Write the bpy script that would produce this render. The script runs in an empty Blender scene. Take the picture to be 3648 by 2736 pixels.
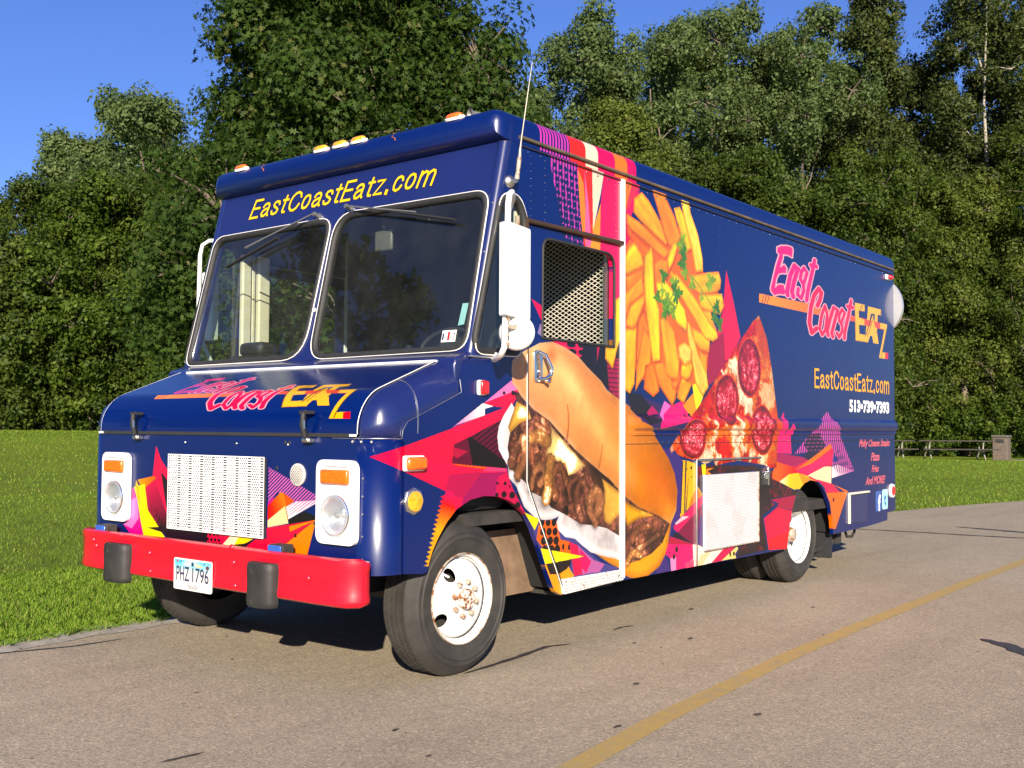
import bpy, bmesh, math, random, json
import numpy as np
from mathutils import Vector, Matrix
from mathutils.bvhtree import BVHTree
from mathutils.geometry import tessellate_polygon

sc = bpy.context.scene
COL = sc.collection
R = math.radians
# ------------------------------------------------------------------ camera
cam_d = bpy.data.cameras.new('camera'); cam = bpy.data.objects.new('camera', cam_d); COL.objects.link(cam)
YAW, PIT, ROL = R(38.55), R(2.377), R(.32)
f_ = Vector((math.cos(YAW)*math.cos(PIT), math.sin(YAW)*math.cos(PIT), math.sin(PIT)))
r_ = Vector((math.sin(YAW), -math.cos(YAW), 0)); u_ = r_.cross(f_)
r2 = r_*math.cos(ROL)+u_*math.sin(ROL); u2 = -r_*math.sin(ROL)+u_*math.cos(ROL)
cam.matrix_world = Matrix(((r2.x, u2.x, -f_.x, -3.907), (r2.y, u2.y, -f_.y, -3.376), (r2.z, u2.z, -f_.z, 1.213), (0, 0, 0, 1)))
cam_d.sensor_width = 36; cam_d.lens = 36.89; cam_d.clip_start = .05; cam_d.clip_end = 2000
sc.camera = cam
# ------------------------------------------------------------------ sun and sky
SUN = Vector((-1.95, -1.78, 1.0)).normalized()
sun_d = bpy.data.lights.new('sun', 'SUN'); sun = bpy.data.objects.new('sun', sun_d); COL.objects.link(sun)
sun_d.energy = 5.0; sun_d.angle = R(.53); sun_d.color = (1.0, .88, .70)
sun.rotation_euler = SUN.to_track_quat('Z', 'Y').to_euler()
W = bpy.data.worlds.new('World'); sc.world = W; W.use_nodes = True
wn = W.node_tree.nodes; wl = W.node_tree.links
bg = wn['Background']; sky = wn.new('ShaderNodeTexSky'); sky.sky_type = 'NISHITA'; sky.sun_disc = False
sky.sun_elevation = math.asin(SUN.z); sky.sun_rotation = math.atan2(SUN.x, SUN.y)
sky.air_density = 1.2; sky.dust_density = .25; sky.ozone_density = 3.0; sky.altitude = 200
tint = wn.new('ShaderNodeMix'); tint.data_type = 'RGBA'; tint.blend_type = 'MULTIPLY'; tint.inputs[0].default_value = 1
tint.inputs[7].default_value = (.63, .79, 1.42, 1)
wl.new(sky.outputs[0], tint.inputs[6]); wl.new(tint.outputs[2], bg.inputs[0]); bg.inputs[1].default_value = .054
sc.view_settings.view_transform = 'Standard'; sc.view_settings.look = 'None'
sc.view_settings.exposure = 1.05; sc.view_settings.gamma = 1; sc.view_settings.use_curve_mapping = False
sc.render.engine = 'CYCLES'; sc.cycles.max_bounces = 8; sc.cycles.transparent_max_bounces = 12
sc.cycles.use_denoising = True

# ------------------------------------------------------------------ helpers
def lin(h):
    if isinstance(h, int): h = ((h >> 16 & 255)/255, (h >> 8 & 255)/255, (h & 255)/255)
    return tuple(c/12.92 if c <= .04045 else ((c+.055)/1.055)**2.4 for c in h)
def rgb(h): return np.array([(h >> 16 & 255)/255, (h >> 8 & 255)/255, (h & 255)/255], np.float32)
class NT:
    def __init__(s, name):
        s.m = bpy.data.materials.new(name); s.m.use_nodes = True; s.t = s.m.node_tree
        s.b = s.t.nodes['Principled BSDF']; s.out = s.t.nodes['Material Output']
    def n(s, typ, **kw):
        x = s.t.nodes.new(typ)
        for k, v in kw.items(): setattr(x, k, v)
        return x
    def l(s, a, b): s.t.links.new(a, b)
    def coord(s, out='Object', scale=(1, 1, 1)):
        c = s.n('ShaderNodeTexCoord'); mp = s.n('ShaderNodeMapping'); s.l(c.outputs[out], mp.inputs[0]); mp.inputs['Scale'].default_value = scale
        return mp.outputs[0]
    def noise(s, co, scale, detail=3, rough=.6):
        x = s.n('ShaderNodeTexNoise'); x.inputs['Scale'].default_value = scale; x.inputs['Detail'].default_value = detail
        x.inputs['Roughness'].default_value = rough; s.l(co, x.inputs['Vector']); return x.outputs['Fac']
    def ramp(s, fac, stops):
        x = s.n('ShaderNodeValToRGB'); e = x.color_ramp.elements
        while len(e) < len(stops): e.new(.5)
        for el, (p, c) in zip(e, stops): el.position = p; el.color = (*c, 1) if len(c) == 3 else c
        s.l(fac, x.inputs[0]); return x.outputs[0]
    def mix(s, fac, a, b, mode='MIX'):
        x = s.n('ShaderNodeMix', data_type='RGBA', blend_type=mode)
        for v, i in ((fac, 0), (a, 6), (b, 7)):
            if hasattr(v, 'links'): s.l(v, x.inputs[i])
            elif i == 0: x.inputs[0].default_value = v
            else: x.inputs[i].default_value = (*v, 1)
        return x.outputs[2]
    def math(s, op, a, b=None):
        x = s.n('ShaderNodeMath', operation=op)
        for v, i in ((a, 0), (b, 1)):
            if v is None: continue
            if hasattr(v, 'links'): s.l(v, x.inputs[i])
            else: x.inputs[i].default_value = v
        return x.outputs[0]
    def bump(s, h, strength, dist=.002):
        x = s.n('ShaderNodeBump'); x.inputs['Strength'].default_value = strength; x.inputs['Distance'].default_value = dist
        s.l(h, x.inputs['Height']); s.l(x.outputs[0], s.b.inputs['Normal'])
def mat(name, col, rough=.5, metal=0, coat=0, var=.15, vs=12, bump=0, spec=.5):
    t = NT(name); c = lin(col) if isinstance(col, int) else col
    co = t.coord(); nz = t.noise(co, vs, 4)
    base = t.ramp(nz, [(.3, tuple(x*(1-var) for x in c)), (.7, tuple(min(1, x*(1+var)) for x in c))])
    t.l(base, t.b.inputs['Base Color']); t.b.inputs['Roughness'].default_value = rough; t.b.inputs['Metallic'].default_value = metal
    t.b.inputs['Coat Weight'].default_value = coat; t.b.inputs['Coat Roughness'].default_value = .06; t.b.inputs['Specular IOR Level'].default_value = spec
    if bump: t.bump(t.noise(co, vs*6, 3), bump)
    return t.m
# ---- noise fields used by the painter
rng = np.random.default_rng(7)
def field(n, beta, seed):
    g = np.random.default_rng(seed); f = np.fft.fftfreq(n)
    k = np.hypot(f[:, None], f[None]); k[0, 0] = 1
    z = np.fft.ifft2(np.fft.fft2(g.standard_normal((n, n)))*k**(-beta)*(k > 2/n)).real
    z = (z-z.mean())/z.std(); return (.5+.5*np.tanh(z*.7)).astype(np.float32)
N1 = field(1024, 1.6, 1); N2 = field(1024, 1.1, 2); N3 = field(1024, .5, 3)
class Canvas:
    def __init__(s, x0, x1, z0, z1, px, bg):
        s.x0, s.z0, s.px = x0, z0, px; s.W = int(round((x1-x0)/px)); s.H = int(round((z1-z0)/px))
        s.x1, s.z1 = x0+s.W*px, z0+s.H*px
        s.a = np.empty((s.H, s.W, 3), np.float32); s.a[:] = rgb(bg)
    def win(s, p, pad=0):
        p = np.asarray(p, float); i0 = max(0, int((p[:, 0].min()-pad-s.x0)/s.px)); i1 = min(s.W, int((p[:, 0].max()+pad-s.x0)/s.px)+2)
        j0 = max(0, int((p[:, 1].min()-pad-s.z0)/s.px)); j1 = min(s.H, int((p[:, 1].max()+pad-s.z0)/s.px)+2)
        if i1 <= i0 or j1 <= j0: return None
        X = s.x0+(np.arange(i0, i1)+.5)*s.px; Z = s.z0+(np.arange(j0, j1)+.5)*s.px
        return (slice(j0, j1), slice(i0, i1)), *np.meshgrid(X, Z)
    @staticmethod
    def inside(X, Z, p):
        m = np.zeros(X.shape, bool); n = len(p)
        for k in range(n):
            (ax, az), (bx, bz) = p[k], p[(k+1) % n]
            if az == bz: continue
            m ^= ((az > Z) != (bz > Z)) & (X < (bx-ax)*(Z-az)/(bz-az)+ax)
        return m
    @staticmethod
    def dist(X, Z, p, closed=True, asp=1.):
        d = np.full(X.shape, 9., np.float32); n = len(p); T = np.zeros(X.shape, np.float32)
        for k in range(n if closed else n-1):
            ax, az = p[k]; bx, bz = p[(k+1) % n]; az *= asp; bz *= asp
            L = (bx-ax)**2+(bz-az)**2+1e-12
            t = np.clip(((X-ax)*(bx-ax)+(Z*asp-az)*(bz-az))/L, 0, 1)
            d = np.minimum(d, np.hypot(X-ax-t*(bx-ax), Z*asp-az-t*(bz-az)))
        return d
    def put(s, w, m, c):
        m = m.astype(np.float32)
        if m.ndim == 2: m = m[..., None]
        s.a[w] = s.a[w]*(1-m)+c*m
    def nz(s, F, X, Z, sc_, sz=None, ang=0):
        sz = sz or sc_; ca, sa = math.cos(ang), math.sin(ang)
        u = ((X*ca+Z*sa)*sc_).astype(int) % 1024; v = ((-X*sa+Z*ca)*sz).astype(int) % 1024
        return F[v, u]
    def draw(s, ops):
        for o in ops:
            k, pts = o[0], o[-1]
            if k in ('e', 'd'): getattr(s, 'op_'+k)(o); continue
            pad = .08 if k in ('s', 'sp', 'curl', 'leaf', 'stem', 'pep', 'fry') else 0
            w = s.win(pts, pad)
            if w is None: continue
            getattr(s, 'op_'+k)(o, pts, *w)
    def op_p(s, o, p, w, X, Z): s.put(w, s.inside(X, Z, p), rgb(o[1]))
    def op_g(s, o, p, w, X, Z):
        a, b = np.array(o[3]), np.array(o[4]); d = b-a
        t = np.clip(((X-a[0])*d[0]+(Z-a[1])*d[1])/(d@d), 0, 1)[..., None]
        s.put(w, s.inside(X, Z, p), rgb(o[1])*(1-t)+rgb(o[2])*t)
    def op_e(s, o):
        _, c, m, rx, rz = o; w = s.win([(m[0]-rx, m[1]-rz), (m[0]+rx, m[1]+rz)])
        if w: s.put(w[0], ((w[1]-m[0])/rx)**2+((w[2]-m[1])/rz)**2 < 1, rgb(c))
    def op_h(s, o, p, w, X, Z):
        a, b = np.array(o[2]), np.array(o[3]); d = b-a
        t = ((X-a[0])*d[0]+(Z-a[1])*d[1])/(d@d)*o[4]
        s.put(w, s.inside(X, Z, p) & ((t % 1) < o[5]), rgb(o[1]))
    def op_d(s, o):
        _, c, a, b, d, nu, nv, r0, r1 = o; a, b, d = map(np.array, (a, b, d)); du = (b-a)/max(nu-1, 1); dv = (d-a)/max(nv-1, 1)
        for j in range(nv):
            for i in range(nu):
                m = a+du*i+dv*j; k = r0+(r1-r0)*j/max(nv-1, 1)
                s.op_e(('e', c, m, max(abs(du[0]), abs(dv[0])*.5)*k, max(abs(dv[1]), abs(du[1])*.5)*k))
    def op_s(s, o, p, w, X, Z): s.put(w, s.dist(X, Z, p, False, 2.1) < o[2]/2, rgb(o[1]))
    def op_sp(s, o, p, w, X, Z): s.put(w, (s.dist(X, Z, p, True, 2.1) < o[2]) | s.inside(X, Z, p), rgb(o[1]))
    def op_fry(s, o, p, w, X, Z):
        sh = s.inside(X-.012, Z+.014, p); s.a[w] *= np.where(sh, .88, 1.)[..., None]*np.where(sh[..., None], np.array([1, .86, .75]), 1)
        m = s.inside(X, Z, p); d = s.dist(X, Z, p); c = rgb(o[1])
        P_ = np.array(p); q = P_-P_.mean(0); ev, V = np.linalg.eigh(q.T@q); ax = V[:, 1]; ang = math.atan2(ax[1], ax[0])
        n = s.nz(N1, X, Z, 500, 2200, ang); n2 = s.nz(N2, X, Z, 900)
        acr = ((X-P_[:, 0].mean())*(-ax[1])+(Z-P_[:, 1].mean())*ax[0])/(math.sqrt(ev[0]/len(p))+1e-3)
        e = np.clip(d/.022, 0, 1)
        k = (.88+.18*e)+(n-.5)*.16+(n2-.5)*.10-.06*np.sign(acr+.5)*np.clip(abs(acr+.5)*3, 0, 1)
        cc = c*k[..., None]; cc = cc*(1-(1-e[..., None])*np.array([.0, .22, .3])) + np.array([.06, .10, .10])*(np.clip(n-.6, 0, 1)*e)[..., None]
        s.put(w, m, np.clip(cc, 0, 1))
    def op_bun(s, o, p, w, X, Z):
        m = s.inside(X, Z, p); d = s.dist(X, Z, p)
        n = s.nz(N1, X, Z, 160); n2 = s.nz(N3, X, Z, 900); n3 = s.nz(N2, X, Z, 300)
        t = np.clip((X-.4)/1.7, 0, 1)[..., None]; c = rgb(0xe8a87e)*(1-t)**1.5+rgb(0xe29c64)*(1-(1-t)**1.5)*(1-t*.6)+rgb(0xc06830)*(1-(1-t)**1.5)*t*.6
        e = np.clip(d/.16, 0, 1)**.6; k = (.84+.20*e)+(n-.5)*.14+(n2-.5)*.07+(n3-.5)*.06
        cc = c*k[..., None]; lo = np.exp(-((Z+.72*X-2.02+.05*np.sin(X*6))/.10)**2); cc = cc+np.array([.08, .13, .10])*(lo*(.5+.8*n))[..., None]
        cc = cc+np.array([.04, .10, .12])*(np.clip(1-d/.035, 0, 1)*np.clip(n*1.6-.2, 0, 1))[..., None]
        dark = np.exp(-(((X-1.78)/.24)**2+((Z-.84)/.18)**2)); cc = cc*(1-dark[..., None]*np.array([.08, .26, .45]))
        for cx, z0, z1, q in ((.77, 1.10, 1.34, .35), (1.12, .98, 1.12, .25), (.60, 1.44, 1.52, .25)):
            crk = np.exp(-((X-cx-.04*np.sin(Z*9+cx*20)-.02*n)/.007)**2)*((Z > z0) & (Z < z1)); cc = cc*(1-crk[..., None]*q*np.array([.7, 1, 1]))
        red = np.exp(-(((X-.66)/.05)**2+((Z-1.60)/.04)**2)); cc = cc*(1-red[..., None]*np.array([.08, .28, .3])); s.put(w, m, np.clip(cc, 0, 1))
    def op_bun2(s, o, p, w, X, Z):
        m = s.inside(X, Z, p); d = s.dist(X, Z, p); n = s.nz(N1, X, Z, 300); cc = rgb(o[1])*(.8+.3*np.clip(d/.05, 0, 1)+(n-.5)*.2)[..., None]
        s.put(w, m, np.clip(cc, 0, 1))
    def op_onion(s, o, p, w, X, Z):
        m = s.inside(X, Z, p); d = s.dist(X, Z, p); n = s.nz(N1, X, Z, 240, 240, .6); n = abs(n-.5)*2
        k = .80+.2*np.clip(1-abs(d-.025)/.03, 0, 1)+.14*np.clip(n*2-.2, 0, 1)-.16*np.clip(d/.12-.6, 0, 1)
        s.put(w, m, np.clip(rgb(o[1])*k[..., None]+np.array([0, 0, .01]), 0, 1))
    def op_meat(s, o, p, w, X, Z):
        m = s.inside(X, Z, p); d = s.dist(X, Z, p)
        a = s.nz(N1, X, Z, 520); b = s.nz(N2, X, Z, 700, 700, .7); r1 = 1-abs(a-.5)*2; r2 = s.nz(N2, X, Z, 380, 1100, 1.0)
        k = .42+.95*np.clip(r1, 0, 1)**1.5*(.55+.6*r2); k *= .72+.45*np.clip(d/.05, 0, 1)
        cc = rgb(o[1])*k[..., None]; cc += (np.clip(b-.72, 0, 1)*2.2*(r1 > .55))[..., None]*np.array([.75, .60, .52])
        warm = np.clip(s.nz(N1, X, Z, 210)-.5, 0, 1)[..., None]; cc += warm*np.array([.22, .13, .06])*k[..., None]
        s.put(w, m, np.clip(cc, 0, 1))
    def op_curl(s, o, p, w, X, Z):
        q = np.array(p, float); q = np.array([q[0]]+[x for i in range(len(q)-1) for x in (q[i]*.75+q[i+1]*.25, q[i]*.25+q[i+1]*.75)]+[q[-1]])
        n = s.nz(N2, X, Z, 420); n1 = s.nz(N1, X, Z, 520); r = (.026+.016*((p[0][0]*97) % 1))*(.62+.75*n1)
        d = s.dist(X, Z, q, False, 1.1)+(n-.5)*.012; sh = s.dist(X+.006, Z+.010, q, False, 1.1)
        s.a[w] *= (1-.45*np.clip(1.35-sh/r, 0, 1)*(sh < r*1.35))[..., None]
        k = (1.15-.55*(d/r)**2+(n-.5)*.65+(n1-.5)*.5)[..., None]
        cc = rgb(o[1])*k+(np.clip(n*.6+n1*.5-.68, 0, 1)*2.2*(d < r*.6))[..., None]*np.array([1, .85, .75])
        s.put(w, np.clip((r-d)/.005, 0, 1)*.93, np.clip(cc, 0, 1))
    def op_cheese(s, o, p, w, X, Z):
        m = s.inside(X, Z, p); d = s.dist(X, Z, p); n = s.nz(N1, X, Z, 420)
        k = .72+.36*np.clip(d/.03, 0, 1)+(n-.5)*.3; cc = rgb(o[1])*k[..., None]+(np.clip(n-.62, 0, 1)*2.6*np.clip(d/.03, 0, 1))[..., None]*np.array([.7, .8, .9])
        s.put(w, m, np.clip(cc, 0, 1))
    def op_pizza(s, o, p, w, X, Z):
        m = s.inside(X, Z, p); d = s.dist(X, Z, p)
        a = s.nz(N1, X, Z, 420, 520); b = s.nz(N2, X, Z, 800); c = s.nz(N1, X, Z, 900, 700, .5)
        red, org, crm = rgb(0xb82c2c), rgb(0xdc7a50), rgb(0xf4e0c8)
        t1 = np.clip((a-.38)*9, 0, 1)[..., None]; t2 = np.clip((a*.7+c*.5-.68)*8, 0, .9)[..., None]
        cc = red*(1-t1)+org*t1; cc = cc*(1-t2)+crm*t2; cc = cc*(.78+.44*b)[..., None]
        cr = .6*np.clip(1-(3.20+.13*np.clip((1.9-Z)/.9, 0, 1)-X)/.05, 0, 1)*(Z > .95)
        cc = cc*(1-.7*cr[..., None])+rgb(0xd88a50)*.7*cr[..., None]
        cc = cc*(.78+.22*np.clip(d/.012, 0, 1))[..., None]
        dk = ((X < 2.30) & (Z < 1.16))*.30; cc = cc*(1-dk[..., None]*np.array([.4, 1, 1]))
        s.put(w, m, np.clip(cc, 0, 1))
    def op_pep(s, o, p, w, X, Z):
        (cx, cz), (ex, _), (_, tz) = p; rx, rz = abs(ex-cx), abs(tz-cz); w = s.win([(cx-rx*1.2, cz-rz*1.2), (cx+rx*1.2, cz+rz*1.2)]); w, X, Z = w
        a = s.nz(N2, X, Z, 700); r = np.hypot((X-cx)/rx, (Z-cz)/rz)+(s.nz(N1, X, Z, 260)-.5)*.12
        s.put(w, r < 1.06, rgb(0xd8482c)); b = s.nz(N3, X, Z, 420, 420)
        k = 1.0-.30*np.clip((r-.72)*6, 0, 1)+(a-.5)*.5
        cc = rgb(0xb02a36)*k[..., None]+(np.clip(a*.6+b*.6-.66, 0, 1)*2.6*(r < .8))[..., None]*np.array([.9, .75, .8])
        s.put(w, r < 1, np.clip(cc, 0, 1))
    def op_leaf(s, o, p, w, X, Z):
        cx, cz = p[0]; r = math.hypot(p[1][0]-cx, p[1][1]-cz)*1.15; a = np.arctan2(Z-cz, X-cx); d = np.hypot(X-cx, Z-cz)
        ph = cx*40; rr = r*(.66+.20*np.cos(3*a+ph)+.16*np.cos(8*a+ph*2)+.10*np.cos(19*a))
        s.put(w, d < rr, rgb(o[1])*(.8+.4*s.nz(N2, X, Z, 900))[..., None])
    def op_stem(s, o, p, w, X, Z): s.put(w, s.dist(X, Z, p, False) < .006, rgb(o[1]))
    def op_grunge(s, o, p, w, X, Z):
        m = s.inside(X, Z, p); d = s.dist(X, Z, p); a = s.nz(N2, X, Z, 520); b = s.nz(N1, X, Z, 300, 900)
        cc = rgb(o[1])*(.6+.9*b)[..., None]; rd = np.clip((a-.70)*9, 0, 1)*np.clip(1.4-d/.08, .05, 1)*.7
        cc = cc*(1-rd[..., None])+rgb(0xb02440)*rd[..., None]; s.put(w, m & (d > .012*a), cc)
    def op_halftone(s, o, p, w, X, Z):
        m = s.inside(X, Z, p); u, v = X*34, Z*34; k = np.hypot((u+.5*(np.floor(v) % 2)) % 1-.5, v % 1-.5)
        s.put(w, m & (k > .22), rgb(o[1]))
    def image(s, name, srgb=True, alpha=None):
        im = bpy.data.images.new(name, s.W, s.H, alpha=True); buf = np.ones((s.H, s.W, 4), np.float32); buf[..., :3] = s.a
        if alpha is not None: buf[..., 3] = alpha
        im.pixels.foreach_set(buf.ravel()); im.update(); im.pack(); return im
    def uv(s, x, z): return ((x-s.x0)/(s.x1-s.x0), (z-s.z0)/(s.z1-s.z0))
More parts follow.
